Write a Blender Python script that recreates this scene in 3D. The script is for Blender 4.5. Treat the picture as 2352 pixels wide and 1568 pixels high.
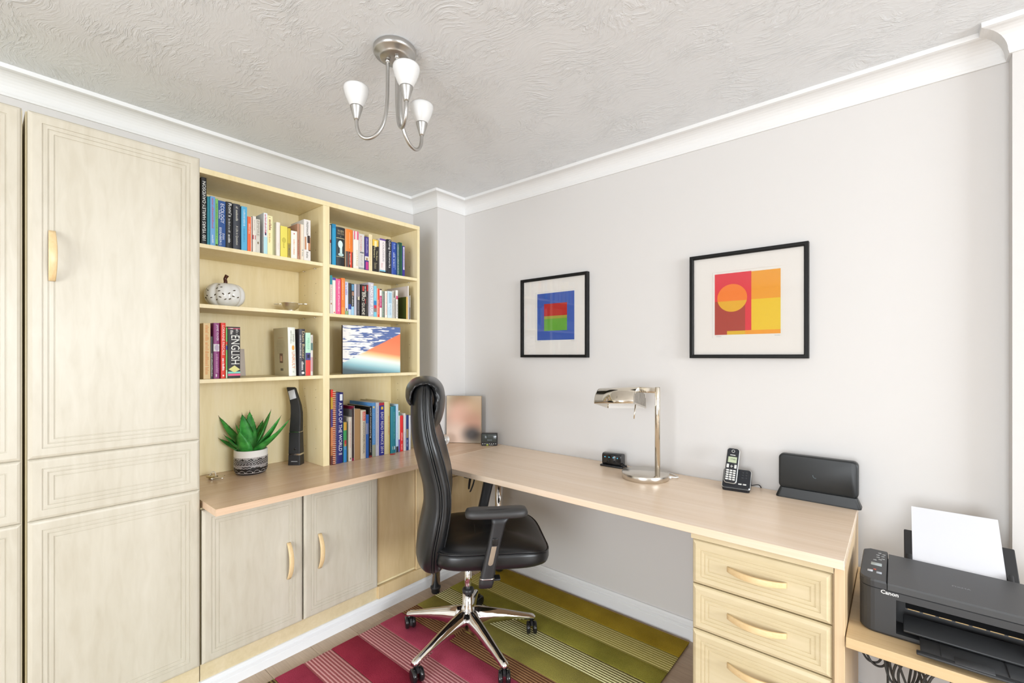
import bpy, bmesh, math, random
from mathutils import Vector, Matrix, Euler

random.seed(7)
for o in list(bpy.data.objects):
    bpy.data.objects.remove(o, do_unlink=True)
SC = bpy.context.scene
COL = SC.collection
PI = math.pi

# ------------------------------------------------------------------ camera
cam = bpy.data.cameras.new('camera')
cam.sensor_width = 36.0
cam.lens = 16.0
cam.shift_y = 33.0 / 2352.0
cam.clip_start = 0.02
camo = bpy.data.objects.new('camera', cam)
COL.objects.link(camo)
camo.location = (2.005, -2.13, 1.302)
camo.rotation_euler = (math.radians(90), 0, math.radians(40.16))
SC.camera = camo

# ------------------------------------------------------------------ world, daylight, exposure
wd = bpy.data.worlds.new('daylight')
SC.world = wd
wd.use_nodes = True
wd.node_tree.nodes['Background'].inputs[0].default_value = (0.80, 0.88, 1.0, 1)
wd.node_tree.nodes['Background'].inputs[1].default_value = 1.5

def area(name, loc, rot, sx, sy, power, col):
    l = bpy.data.lights.new(name, 'AREA')
    l.shape = 'RECTANGLE'
    l.size = sx
    l.size_y = sy
    l.energy = power
    l.color = col
    o = bpy.data.objects.new(name, l)
    COL.objects.link(o)
    o.location = loc
    o.rotation_euler = rot
    return o

# daylight entering by the window in the right wall, plus a fill lamp added behind the camera
area('window_daylight', (6.42, -1.8, 1.50), (0, math.radians(90), 0), 1.25, 2.1, 122, (0.90, 0.955, 1.0))
area('added_rear_fill', (2.3, -5.52, 1.18), (math.radians(90), 0, 0), 2.1, 2.0, 88, (0.92, 0.965, 1.0))

SC.view_settings.view_transform = 'Standard'
SC.view_settings.look = 'None'
SC.view_settings.gamma = 1.0
SC.view_settings.use_curve_mapping = False
SC.view_settings.exposure = 0.53

# ------------------------------------------------------------------ helpers: colour and materials
def lin(c):
    return c / 12.92 if c <= 0.04045 else ((c + 0.055) / 1.055) ** 2.4

def hexc(h):
    h = h.lstrip('#')
    return tuple(lin(int(h[i:i + 2], 16) / 255.0) for i in (0, 2, 4)) + (1.0,)

MATS = {}

def mat(name, col, rough=0.5, metal=0.0, spec=0.5, **kw):
    if name in MATS:
        return MATS[name]
    m = bpy.data.materials.new(name)
    m.use_nodes = True
    b = m.node_tree.nodes['Principled BSDF']
    if isinstance(col, str):
        col = hexc(col)
    b.inputs['Base Color'].default_value = col if len(col) == 4 else tuple(col) + (1,)
    b.inputs['Roughness'].default_value = rough
    b.inputs['Metallic'].default_value = metal
    b.inputs['Specular IOR Level'].default_value = spec
    if kw.get('coat'):
        b.inputs['Coat Weight'].default_value = kw['coat']
        b.inputs['Coat Roughness'].default_value = kw.get('coat_rough', 0.1)
    if kw.get('trans'):
        b.inputs['Transmission Weight'].default_value = kw['trans']
        b.inputs['IOR'].default_value = kw.get('ior', 1.45)
    if kw.get('emit'):
        b.inputs['Emission Color'].default_value = hexc(kw['emit'])
        b.inputs['Emission Strength'].default_value = kw.get('estr', 1.0)
    if kw.get('bump'):
        add_bump(m, *kw['bump'])
    MATS[name] = m
    return m

def N(m, t, **kw):
    n = m.node_tree.nodes.new(t)
    for k, v in kw.items():
        if hasattr(n, k):
            setattr(n, k, v)
        else:
            n.inputs[k].default_value = v
    return n

def L(m, a, ai, b, bi):
    m.node_tree.links.new(a.outputs[ai], b.inputs[bi])

def coords(m, scale=(1, 1, 1), rot=(0, 0, 0), kind='Object'):
    tc = N(m, 'ShaderNodeTexCoord')
    mp = N(m, 'ShaderNodeMapping')
    mp.inputs['Scale'].default_value = scale
    mp.inputs['Rotation'].default_value = rot
    L(m, tc, kind, mp, 'Vector')
    return mp

def bsdf(m):
    return m.node_tree.nodes['Principled BSDF']

def add_bump(m, scale, strength, dist=0.001, detail=4.0):
    mp = coords(m)
    nz = N(m, 'ShaderNodeTexNoise')
    nz.inputs['Scale'].default_value = scale
    nz.inputs['Detail'].default_value = detail
    L(m, mp, 'Vector', nz, 'Vector')
    bp = N(m, 'ShaderNodeBump')
    bp.inputs['Strength'].default_value = strength
    bp.inputs['Distance'].default_value = dist
    L(m, nz, 'Fac', bp, 'Height')
    L(m, bp, 'Normal', bsdf(m), 'Normal')

def ramp(m, stops):
    r = N(m, 'ShaderNodeValToRGB')
    e = r.color_ramp.elements
    while len(e) < len(stops):
        e.new(0.5)
    for i, (p, c) in enumerate(stops):
        e[i].position = p
        e[i].color = hexc(c) if isinstance(c, str) else c
    return r

def wood(name, dark, mid, light, scale, rough, spec=0.5, stretch=(1, 1, 0.12), figure=2.5, coat=0.0, coat_rough=0.2):
    """procedural timber: long soft grain plus cloudy figure, stretched along one object axis"""
    if name in MATS:
        return MATS[name]
    m = mat(name, mid, rough, 0, spec, coat=coat, coat_rough=coat_rough)
    mp = coords(m, tuple(scale * s for s in stretch))
    w = N(m, 'ShaderNodeTexNoise')
    w.inputs['Scale'].default_value = figure
    w.inputs['Detail'].default_value = 3
    w.inputs['Distortion'].default_value = 1.2
    L(m, mp, 'Vector', w, 'Vector')
    g = N(m, 'ShaderNodeTexNoise')
    g.inputs['Scale'].default_value = figure * 9
    g.inputs['Detail'].default_value = 5
    g.inputs['Distortion'].default_value = 0.6
    L(m, mp, 'Vector', g, 'Vector')
    mx = N(m, 'ShaderNodeMath', operation='MULTIPLY_ADD')
    L(m, g, 'Fac', mx, 0)
    mx.inputs[1].default_value = 0.45
    sc = N(m, 'ShaderNodeMath', operation='MULTIPLY')
    L(m, w, 'Fac', sc, 0)
    sc.inputs[1].default_value = 0.55
    L(m, sc, 0, mx, 2)
    r = ramp(m, [(0.22, dark), (0.5, mid), (0.78, light)])
    L(m, mx, 0, r, 'Fac')
    L(m, r, 'Color', bsdf(m), 'Base Color')
    return m

def glass_thin(name, tint=(1, 1, 1, 1), ior=1.5):
    if name in MATS:
        return MATS[name]
    m = bpy.data.materials.new(name)
    m.use_nodes = True
    nt = m.node_tree
    nt.nodes.remove(nt.nodes['Principled BSDF'])
    tr = N(m, 'ShaderNodeBsdfTransparent')
    tr.inputs[0].default_value = tint
    gl = N(m, 'ShaderNodeBsdfGlossy')
    gl.inputs['Roughness'].default_value = 0.0
    fr = N(m, 'ShaderNodeFresnel')
    fr.inputs[0].default_value = ior
    mx = N(m, 'ShaderNodeMixShader')
    L(m, fr, 0, mx, 0)
    L(m, tr, 0, mx, 1)
    L(m, gl, 0, mx, 2)
    L(m, mx, 0, nt.nodes['Material Output'], 0)
    MATS[name] = m
    return m

# ------------------------------------------------------------------ helpers: geometry
class MB:
    def __init__(self):
        self.v = []
        self.f = []
        self.sm = []

    def add(self, vs, fs, smooth=False):
        b = len(self.v)
        self.v += [tuple(v) for v in vs]
        self.f += [tuple(i + b for i in f) for f in fs]
        self.sm += [smooth] * len(fs)
        return self

    def box(self, x0, x1, y0, y1, z0, z1, M=None):
        vs = [Vector((x, y, z)) for z in (z0, z1) for y in (y0, y1) for x in (x0, x1)]
        if M is not None:
            vs = [M @ v for v in vs]
        return self.add(vs, [(0, 2, 3, 1), (4, 5, 7, 6), (0, 1, 5, 4), (2, 6, 7, 3), (0, 4, 6, 2), (1, 3, 7, 5)])

    def rbox(self, x0, x1, y0, y1, z0, z1, r=0.003, seg=2, M=None, smooth=True):
        bm = bmesh.new()
        bmesh.ops.create_cube(bm, size=1)
        for v in bm.verts:
            v.co = Vector((x0 + (v.co.x + .5) * (x1 - x0), y0 + (v.co.y + .5) * (y1 - y0), z0 + (v.co.z + .5) * (z1 - z0)))
        r = min(r, 0.49 * min(abs(x1 - x0), abs(y1 - y0), abs(z1 - z0)))
        bmesh.ops.bevel(bm, geom=bm.edges[:], offset=r, segments=seg, profile=0.5, affect='EDGES')
        vs = [v.co.copy() for v in bm.verts]
        if M is not None:
            vs = [M @ v for v in vs]
        bm.verts.index_update()
        fs = [[v.index for v in f.verts] for f in bm.faces]
        bm.free()
        return self.add(vs, fs, smooth)

    def prism(self, pts, a, b, axis='z', smooth=False):
        """extrude a 2D outline between a and b along an axis"""
        n = len(pts)
        def P(p, t):
            return {'z': (p[0], p[1], t), 'y': (p[0], t, p[1]), 'x': (t, p[0], p[1])}[axis]
        vs = [P(p, a) for p in pts] + [P(p, b) for p in pts]
        fs = [tuple(range(n))[::-1], tuple(range(n, 2 * n))]
        self.add(vs, fs, False)
        self.add(vs, [(i, (i + 1) % n, n + (i + 1) % n, n + i) for i in range(n)], smooth)
        return self

    def lathe(self, prof, seg=32, c=(0, 0, 0), smooth=True, cap=True, a0=0.0):
        n = len(prof)
        vs = []
        for i in range(seg):
            a = a0 + 2 * PI * i / seg
            for r, z in prof:
                vs.append((c[0] + r * math.cos(a), c[1] + r * math.sin(a), c[2] + z))
        fs = []
        for i in range(seg):
            j = (i + 1) % seg
            for k in range(n - 1):
                fs.append((i * n + k, j * n + k, j * n + k + 1, i * n + k + 1))
        self.add(vs, fs, smooth)
        if cap:
            if prof[0][0] > 1e-5:
                self.add([vs[i * n] for i in range(seg)][::-1], [tuple(range(seg))])
            if prof[-1][0] > 1e-5:
                self.add([vs[i * n + n - 1] for i in range(seg)], [tuple(range(seg))])
        return self

    def tube(self, pts, r, seg=10, smooth=True, cap=True, flat=None):
        """sweep a circle (or flat ellipse) along points"""
        pts = [Vector(p) for p in pts]
        n = len(pts)
        rr = r if isinstance(r, (list, tuple)) else [r] * n
        up = Vector((0, 0, 1))
        t0 = (pts[1] - pts[0]).normalized()
        if abs(t0.dot(up)) > 0.95:
            up = Vector((1, 0, 0))
        nrm = (up - t0 * up.dot(t0)).normalized()
        rings = []
        for i in range(n):
            t = (pts[min(i + 1, n - 1)] - pts[max(i - 1, 0)]).normalized()
            nrm = (nrm - t * nrm.dot(t)).normalized()
            bn = t.cross(nrm)
            ring = []
            for k in range(seg):
                a = 2 * PI * k / seg
                ring.append(pts[i] + nrm * (math.cos(a) * rr[i]) + bn * (math.sin(a) * rr[i] * (flat or 1)))
            rings.append(ring)
        return self.loft(rings, smooth, cap)

    def loft(self, rings, smooth=True, cap=True):
        n = len(rings[0])
        vs = [v for r in rings for v in r]
        fs = []
        for i in range(len(rings) - 1):
            for k in range(n):
                k2 = (k + 1) % n
                fs.append((i * n + k, i * n + k2, (i + 1) * n + k2, (i + 1) * n + k))
        self.add(vs, fs, smooth)
        if cap:
            self.add(rings[0], [tuple(range(n))[::-1]], smooth)
            self.add(rings[-1], [tuple(range(n))], smooth)
        return self

    def build(self, name, m, parent=None, loc=None, rot=None, fix=True, subsurf=0, kind=None):
        me = bpy.data.meshes.new(name)
        me.from_pydata(self.v, [], self.f)
        for p, s in zip(me.polygons, self.sm):
            p.use_smooth = s
        if fix:
            bm = bmesh.new()
            bm.from_mesh(me)
            bmesh.ops.remove_doubles(bm, verts=bm.verts, dist=1e-6)
            bmesh.ops.recalc_face_normals(bm, faces=bm.faces)
            bm.to_mesh(me)
            bm.free()
        me.materials.append(m)
        o = bpy.data.objects.new(name, me)
        COL.objects.link(o)
        if parent is not None:
            o.parent = parent
        if loc is not None:
            o.location = loc
        if rot is not None:
            o.rotation_euler = rot
        if subsurf:
            md = o.modifiers.new('smooth', 'SUBSURF')
            md.levels = subsurf
            md.render_levels = subsurf
        if kind:
            o['kind'] = kind
        return o

def tag(o, label, cat, group=None):
    o['label'] = label
    o['category'] = cat
    if group:
        o['group'] = group
    return o

def thing(name, label, cat, loc=(0, 0, 0), rotz=0.0, group=None):
    o = bpy.data.objects.new(name, None)
    COL.objects.link(o)
    o.empty_display_size = 0.05
    o.location = loc
    o.rotation_euler = (0, 0, rotz)
    return tag(o, label, cat, group)

def struct(name, mb, m, **kw):
    o = mb.build(name, m, **kw)
    if kw.get('parent') is None:
        o['kind'] = 'structure'
    return o

def copy_part(src, parent, loc=None, rot=None, name=None):
    c = src.copy()
    COL.objects.link(c)
    c.parent = parent
    if name:
        c.name = name
    if loc is not None:
        c.location = loc
    if rot is not None:
        c.rotation_euler = rot
    return c

def bez(p0, p1, p2, p3, n=12):
    out = []
    for i in range(n + 1):
        t = i / n
        a = (1 - t)
        out.append(tuple(a ** 3 * p0[k] + 3 * a * a * t * p1[k] + 3 * a * t * t * p2[k] + t ** 3 * p3[k] for k in range(3)))
    return out

def smooth_path(pts, n=6):
    """Catmull-Rom through points"""
    P = [Vector(p) for p in pts]
    out = []
    for i in range(len(P) - 1):
        p0 = P[max(i - 1, 0)]
        p1, p2 = P[i], P[i + 1]
        p3 = P[min(i + 2, len(P) - 1)]
        for k in range(n):
            t = k / n
            out.append(0.5 * ((2 * p1) + (p2 - p0) * t + (2 * p0 - 5 * p1 + 4 * p2 - p3) * t * t + (3 * p1 - p0 - 3 * p2 + p3) * t ** 3))
    out.append(P[-1])
    return out

def rrect(x0, x1, y0, y1, r, n=5):
    pts = []
    for cx, cy, a in ((x1 - r, y1 - r, 0), (x0 + r, y1 - r, 90), (x0 + r, y0 + r, 180), (x1 - r, y0 + r, 270)):
        for i in range(n + 1):
            t = math.radians(a + 90 * i / n)
            pts.append((cx + r * math.cos(t), cy + r * math.sin(t)))
    return pts

def superellipse(a, b, n, e=4.0):
    out = []
    for i in range(n):
        t = 2 * PI * i / n
        c, s = math.cos(t), math.sin(t)
        out.append((a * math.copysign(abs(c) ** (2 / e), c), b * math.copysign(abs(s) ** (2 / e), s)))
    return out

# text is queued and turned into meshes in one go at the end
TEXTQ = []

def text(s, m, parent, org, right, up, length, height, name='lettering', align='c', thick=0.0002, italic=0.0, bold=0.0):
    """lettering whose bounding box is length x height, centred at org, in the parent's frame"""
    TEXTQ.append((s, m, parent, Vector(org), Vector(right), Vector(up), length, height, name, align, thick, italic, bold))

def flush_text():
    objs = []
    for q in TEXTQ:
        cu = bpy.data.curves.new('txt', 'FONT')
        cu.body = q[0]
        cu.resolution_u = 2
        cu.fill_mode = 'FRONT'
        cu.shear = q[11]
        cu.offset = q[12]
        o = bpy.data.objects.new('txt', cu)
        COL.objects.link(o)
        objs.append(o)
    bpy.context.view_layer.update()
    dg = bpy.context.evaluated_depsgraph_get()
    for q, o in zip(TEXTQ, objs):
        me = bpy.data.meshes.new_from_object(o.evaluated_get(dg))
        xs = [v.co.x for v in me.vertices]
        ys = [v.co.y for v in me.vertices]
        if not xs:
            continue
        x0, x1, y0, y1 = min(xs), max(xs), min(ys), max(ys)
        R, U = q[4].normalized(), q[5].normalized()
        nn = R.cross(U)
        sx = q[6] / max(x1 - x0, 1e-6)
        sy = q[7] / max(y1 - y0, 1e-6)
        for v in me.vertices:
            a = (v.co.x - (x0 + x1) / 2) * sx
            b = (v.co.y - (y0 + y1) / 2) * sy
            v.co = q[3] + R * a + U * b + nn * q[10]
        me.materials.clear()
        me.materials.append(q[1])
        n = bpy.data.objects.new(q[8], me)
        COL.objects.link(n)
        n.parent = q[2]
        bpy.data.objects.remove(o, do_unlink=True)

def marks(m, parent, org, right, up, length, height, name='print', gap=0.45, thick=0.0003, rnd=None):
    """a line of unreadable small print: a row of little strokes"""
    rnd = rnd or random
    org, R, U = Vector(org), Vector(right).normalized(), Vector(up).normalized()
    nn = R.cross(U)
    mb = MB()
    x = -length / 2
    while x < length / 2 - height * 0.2:
        w = height * rnd.uniform(0.18, 0.42)
        if rnd.random() < 0.14:
            x += w
            continue
        w = min(w, length / 2 - x)
        h0 = -height / 2
        h1 = height / 2 * rnd.choice((0.4, 0.4, 1.0))
        c = [org + R * a + U * b + nn * thick for a, b in ((x, h0), (x + w * 0.8, h0), (x + w * 0.8, h1), (x, h1))]
        mb.add(c, [(0, 1, 2, 3)])
        x += w + height * gap * 0.3
    if mb.v:
        return mb.build(name, m, parent, fix=False)

# ------------------------------------------------------------------ materials
M_WALL = mat('wall_paint', (0.670, 0.650, 0.632), 0.75, bump=(900, 0.05, 0.0004))
M_COVE = mat('coving_white', (0.79, 0.79, 0.785), 0.6)
M_SKIRT = mat('skirting_white', (0.82, 0.83, 0.84), 0.35)
M_MAPLE = wood('maple', '#e4d29e', '#f0e0b4', '#f6e9c8', 1.0, 0.42, stretch=(3, 3, 0.35), figure=2.2)
M_DOOR = wood('maple_door', '#b9b09c', '#c8c1b0', '#d2ccbd', 1.0, 0.38, stretch=(2.6, 2.6, 0.5), figure=2.0)
M_MAPLE_H = wood('maple_drawer', '#c9b790', '#d5c5a0', '#e0d1b2', 1.0, 0.4, stretch=(0.4, 3, 3), figure=2.2)
M_HANDLE = wood('beech_handle', '#d9b680', '#e4c796', '#ecd3a8', 1.0, 0.35, stretch=(2, 6, 6), figure=4)
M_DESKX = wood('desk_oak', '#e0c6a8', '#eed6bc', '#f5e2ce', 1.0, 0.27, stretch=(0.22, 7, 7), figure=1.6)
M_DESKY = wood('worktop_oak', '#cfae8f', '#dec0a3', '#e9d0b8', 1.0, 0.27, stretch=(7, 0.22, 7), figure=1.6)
M_EDGE = wood('desk_side_oak', '#c8a980', '#d8bd96', '#e2cba8', 1.0, 0.4, stretch=(6, 6, 0.3), figure=2)
M_SHELFW = wood('side_shelf_oak', '#c9a878', '#dabd90', '#e6cca6', 1.0, 0.4, stretch=(0.25, 7, 7), figure=1.6)
M_DARK = mat('dark_gap', (0.02, 0.016, 0.014), 0.8)
M_CHROME = mat('chrome', (0.78, 0.77, 0.76), 0.08, 1.0)
M_BRUSH = mat('brushed_steel', (0.52, 0.51, 0.49), 0.32, 1.0)
M_BLACKP = mat('black_plastic', (0.018, 0.018, 0.02), 0.42)
M_BLACKG = mat('black_gloss', (0.012, 0.012, 0.013), 0.12)
M_WHITEP = mat('white_plastic', (0.75, 0.75, 0.74), 0.4)
M_PAPER = mat('paper_white', (0.70, 0.70, 0.73), 0.7)
M_PAGE = mat('book_pages', (0.74, 0.68, 0.56), 0.8)
M_LEATHER = mat('black_leather', (0.011, 0.0115, 0.0125), 0.30, 0, 0.5, bump=(420, 0.12, 0.0006))
M_GLASS = glass_thin('picture_glass', ior=1.32)

def M(hexcol, rough=0.5):
    return mat('col_%s_%d' % (hexcol.strip('#'), int(rough * 100)), hexcol, rough)

# ceiling: textured plaster with combed swirls
def ceiling_material():
    m = mat('textured_ceiling', (0.81, 0.835, 0.86), 0.85)
    mp = coords(m)
    wp = N(m, 'ShaderNodeTexNoise')
    wp.inputs['Scale'].default_value = 3.2
    wp.inputs['Detail'].default_value = 2
    L(m, mp, 'Vector', wp, 'Vector')
    mixv = N(m, 'ShaderNodeMixRGB', blend_type='ADD')
    mixv.inputs[0].default_value = 0.3
    L(m, mp, 'Vector', mixv, 1)
    L(m, wp, 'Color', mixv, 2)
    mp2 = N(m, 'ShaderNodeMapping')
    mp2.inputs['Rotation'].default_value = (0, 0, math.radians(55))
    mp2.inputs['Scale'].default_value = (1.0, 3.6, 1.0)
    L(m, mixv, 0, mp2, 'Vector')
    nz = N(m, 'ShaderNodeTexNoise')
    nz.inputs['Scale'].default_value = 24
    nz.inputs['Detail'].default_value = 4
    nz.inputs['Roughness'].default_value = 0.62
    nz.inputs['Distortion'].default_value = 0.5
    L(m, mp2, 'Vector', nz, 'Vector')
    r = ramp(m, [(0.46, (0, 0, 0, 1)), (0.66, (1, 1, 1, 1))])
    L(m, nz, 'Fac', r, 'Fac')
    sel = N(m, 'ShaderNodeTexNoise')
    sel.inputs['Scale'].default_value = 6
    sel.inputs['Detail'].default_value = 2
    L(m, mp, 'Vector', sel, 'Vector')
    r2 = ramp(m, [(0.38, (0.15, 0.15, 0.15, 1)), (0.62, (1, 1, 1, 1))])
    L(m, sel, 'Fac', r2, 'Fac')
    mu = N(m, 'ShaderNodeMath', operation='MULTIPLY')
    L(m, r, 'Color', mu, 0)
    L(m, r2, 'Color', mu, 1)
    bp = N(m, 'ShaderNodeBump')
    bp.inputs['Strength'].default_value = 0.7
    bp.inputs['Distance'].default_value = 0.003
    L(m, mu, 0, bp, 'Height')
    L(m, bp, 'Normal', bsdf(m), 'Normal')
    return m

M_CEIL = ceiling_material()

# ------------------------------------------------------------------ room shell
ZC = 2.325
XL, XR, YF = -0.45, 6.5, -5.6
T = 0.12
struct('wall_left', MB().box(XL - T, XL, YF - T, T, 0, ZC + T), M_WALL)
struct('wall_back', MB().box(XL, XR + T, 0, T, 0, ZC + T), M_WALL)
struct('wall_corner_pier', MB().box(XL, -0.205, -0.24, 0, 0, ZC), M_WALL)
struct('wall_back_step', MB().box(2.28, XR, -0.056, 0, 0, ZC), M_WALL)
# right wall with a window opening (y -2.9..-0.7, z 0.85..2.15)
w = MB()
w.box(XR, XR + T, YF - T, -2.9, 0, ZC + T)
w.box(XR, XR + T, -.7, 0, 0, ZC + T)
w.box(XR, XR + T, -2.9, -.7, 0, 0.85)
w.box(XR, XR + T, -2.9, -.7, 2.15, ZC + T)
struct('wall_right', w, M_WALL)
w = MB()
w.box(XL, 1.2, YF - T, YF, 0, ZC + T)
w.box(3.4, XR, YF - T, YF, 0, ZC + T)
w.box(1.2, 3.4, YF - T, YF, 2.2, ZC + T)
struct('wall_front', w, M_WALL)
struct('ceiling', MB().box(XL, XR, YF, 0, ZC, ZC + T), M_CEIL)

def window(name, axis, a0, a1, z0, z1, c, mullions):
    f = MB()
    def bx(p0, p1, q0, q1, d0, d1):
        if axis == 'x':
            f.box(c + d0, c + d1, p0, p1, q0, q1)
        else:
            f.box(p0, p1, c + d0, c + d1, q0, q1)
    bx(a0, a0 + .06, z0, z1, -.03, .03)
    bx(a1 - .06, a1, z0, z1, -.03, .03)
    bx(a0 + .06, a1 - .06, z0, z0 + .06, -.03, .03)
    bx(a0 + .06, a1 - .06, z1 - .06, z1, -.03, .03)
    for k in range(1, mullions + 1):
        p = a0 + (a1 - a0) * k / (mullions + 1)
        bx(p - .03, p + .03, z0 + .06, z1 - .06, -.03, .03)
    o = struct(name, f, M_WHITEP)
    for k in range(mullions + 1):
        p0 = a0 + (a1 - a0) * k / (mullions + 1) + .035
        p1 = a0 + (a1 - a0) * (k + 1) / (mullions + 1) - .035
        g = MB()
        if axis == 'x':
            g.box(c - .004, c + .004, p0, p1, z0 + .06, z1 - .06)
        else:
            g.box(p0, p1, c - .004, c + .004, z0 + .06, z1 - .06)
        g.build('pane', M_GLASS, o)
    return o

window('window_1', 'x', -2.9, -.7, 0.85, 2.15, XR + .07, 2)
window('added_door_1', 'y', 1.2, 3.4, 0.0, 2.2, YF - .07, 1)  # unseen glazed door, added as a frame for the rear fill lamp

# coving: one continuous run mitred round the pier and the step
def offset_poly(path, d):
    out = []
    n = len(path)
    for i in range(n):
        def nd(a, b):
            v = Vector((b[0] - a[0], b[1] - a[1])).normalized()
            return Vector((v.y, -v.x))
        if i == 0:
            k = nd(path[0], path[1]) * d
        elif i == n - 1:
            k = nd(path[-2], path[-1]) * d
        else:
            a, b = nd(path[i - 1], path[i]), nd(path[i], path[i + 1])
            k = (a + b) / (1 + a.dot(b)) * d
        out.append((path[i][0] + k.x, path[i][1] + k.y))
    return out

def run_profile(name, path, prof, m):
    mb = MB()
    rings = []
    offs = {}
    for p, z in prof:
        if p not in offs:
            offs[p] = offset_poly(path, p)
    for i in range(len(path)):
        rings.append([(offs[p][i][0], offs[p][i][1], z) for p, z in prof])
    mb.loft(rings, smooth=False, cap=True)
    o = struct(name, mb, m)
    return o

cove = [(0.0, 2.238), (0.007, 2.238), (0.009, 2.246)]
for i in range(0, 9):
    a = math.radians(90 * i / 8)
    cove.append((0.010 + 0.056 * (1 - math.cos(a)), 2.248 + 0.060 * math.sin(a)))
cove += [(0.074, 2.310), (0.075, 2.325), (0.0, 2.325)]
wallpath = [(XL, YF), (XL, -0.24), (-0.205, -0.24), (-0.205, 0.0), (2.28, 0.0), (2.28, -0.056), (XR, -0.056)]
run_profile('trim_1', wallpath, cove, M_COVE)
# skirting boards
run_profile('baseboard_back', [(0.0, 0.0), (2.28, 0.0), (2.28, -0.056), (XR, -0.056)],
            [(0, 0), (.018, 0), (.018, .050), (.0165, .052), (.018, .054), (.018, .062), (.013, .066), (.014, .074), (.009, .080), (.007, .089), (0, .090)], M_SKIRT)
run_profile('baseboard_left', [(-.02, -2.75), (-.02, 0.0)],
            [(0, 0), (.019, 0), (.019, .034), (.0175, .0355), (.019, .037), (.019, .048), (.014, .051), (.014, .057), (.008, .063), (0, .064)], M_SKIRT)

# floor: sub-floor with laminate planks laid along the back wall
struct('floor', MB().box(XL - T, XR + T, YF - T, T, -0.10, -0.008), M_DARK)
FLOOR = bpy.data.objects['floor']

def plank_material(k):
    tones = [('#98826c', '#b39c84', '#c6b098'), ('#a08a74', '#bba58d', '#cdb8a0'), ('#917b66', '#a9937d', '#bea88f')]
    d, c, l = tones[k]
    m = wood('laminate_%d' % k, d, c, l, 1.0, 0.42, stretch=(0.5, 9, 9), figure=2.2)
    return m

row = 0
y = -0.002
pm = {}
while y > YF + 0.02:
    y0 = max(y - 0.192, YF)
    x = XL + (0.0 if row % 2 else -0.62) - 0.15 * (row % 3)
    while x < XR:
        xa, xb = max(x, XL), min(x + 1.28, XR)
        if xb - xa > 0.02:
            key = (round(xb - xa, 3), round(y - y0, 3))
            k = random.randrange(3)
            if key + (k,) not in pm:
                o = MB().rbox(0, xb - xa - .0006, 0, y - y0 - .0008, -0.008, 0, 0.0012, 1, smooth=False).build('plank', plank_material(k), FLOOR)
                pm[key + (k,)] = o
            else:
                o = copy_part(pm[key + (k,)], FLOOR)
            o.location = (xa, y0, 0)
        x += 1.28
    y = y0
    row += 1

# ------------------------------------------------------------------ joinery helpers
def panel_front(w, h, t, steps, m, name, parent, loc, rot=(0, 0, 0)):
    """a door or drawer front with routed concentric mouldings; local: width x, height z, front at y=-t"""
    mb = MB()
    loops = []
    for ins, dep in steps:
        loops.append([(ins, -t + dep, ins), (w - ins, -t + dep, ins), (w - ins, -t + dep, h - ins), (ins, -t + dep, h - ins)])
    back = [(0, 0, 0), (w, 0, 0), (w, 0, h), (0, 0, h)]
    rings = [back] + loops
    vs = [v for r in rings for v in r]
    fs = [(3, 2, 1, 0)]
    for i in range(len(rings) - 1):
        for k in range(4):
            k2 = (k + 1) % 4
            fs.append((i * 4 + k, i * 4 + k2, (i + 1) * 4 + k2, (i + 1) * 4 + k))
    n = len(vs)
    fs.append((n - 4, n - 3, n - 2, n - 1))
    mb.add(vs, fs)
    return mb.build(name, m, parent, loc, rot)

DOOR_STEPS = [(0.0, .006), (.004, .0015), (.010, .0), (.030, .0), (.0308, .0022), (.0330, .0022), (.0338, .0008), (.0425, .0008), (.0433, .003),
              (.0455, .003), (.0463, .0015), (.056, .0015), (.0568, .0035), (.059, .0035), (.060, .002)]
DRAWER_STEPS = [(0.0, .010), (.003, .005), (.012, .0), (.026, .0008), (.0268, .0032), (.029, .0032), (.030, .0014), (.0375, .002), (.0383, .0042),
                (.0405, .0042), (.0415, .0026), (.049, .003), (.0498, .0052), (.052, .0052), (.053, .0036)]

def bow_handle(parent, loc, rot, length=0.156):
    """a bowed wooden pull; local: length along x, bulging to -y"""
    mb = MB()
    rings = []
    n = 14
    for i in range(n + 1):
        t = -1 + 2 * i / n
        out = 0.028 * (1 - abs(t) ** 2.2)
        hh = 0.0080 + 0.002 * (1 - t * t)
        th = 0.0075 + 0.002 * abs(t) ** 3
        x = t * length / 2
        c = []
        for (yy, zz) in rrect(-th / 2, th / 2, -hh, hh, th * 0.3, 2):
            c.append((x, -out - 0.004 + yy, zz))
        rings.append(c)
    mb.loft(rings)
    return mb.build('handle', M_HANDLE, parent, loc, rot)

ROT_LEFT = (0, 0, math.radians(90))     # a front built facing -y turned to face +x (width runs along +y)

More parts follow.
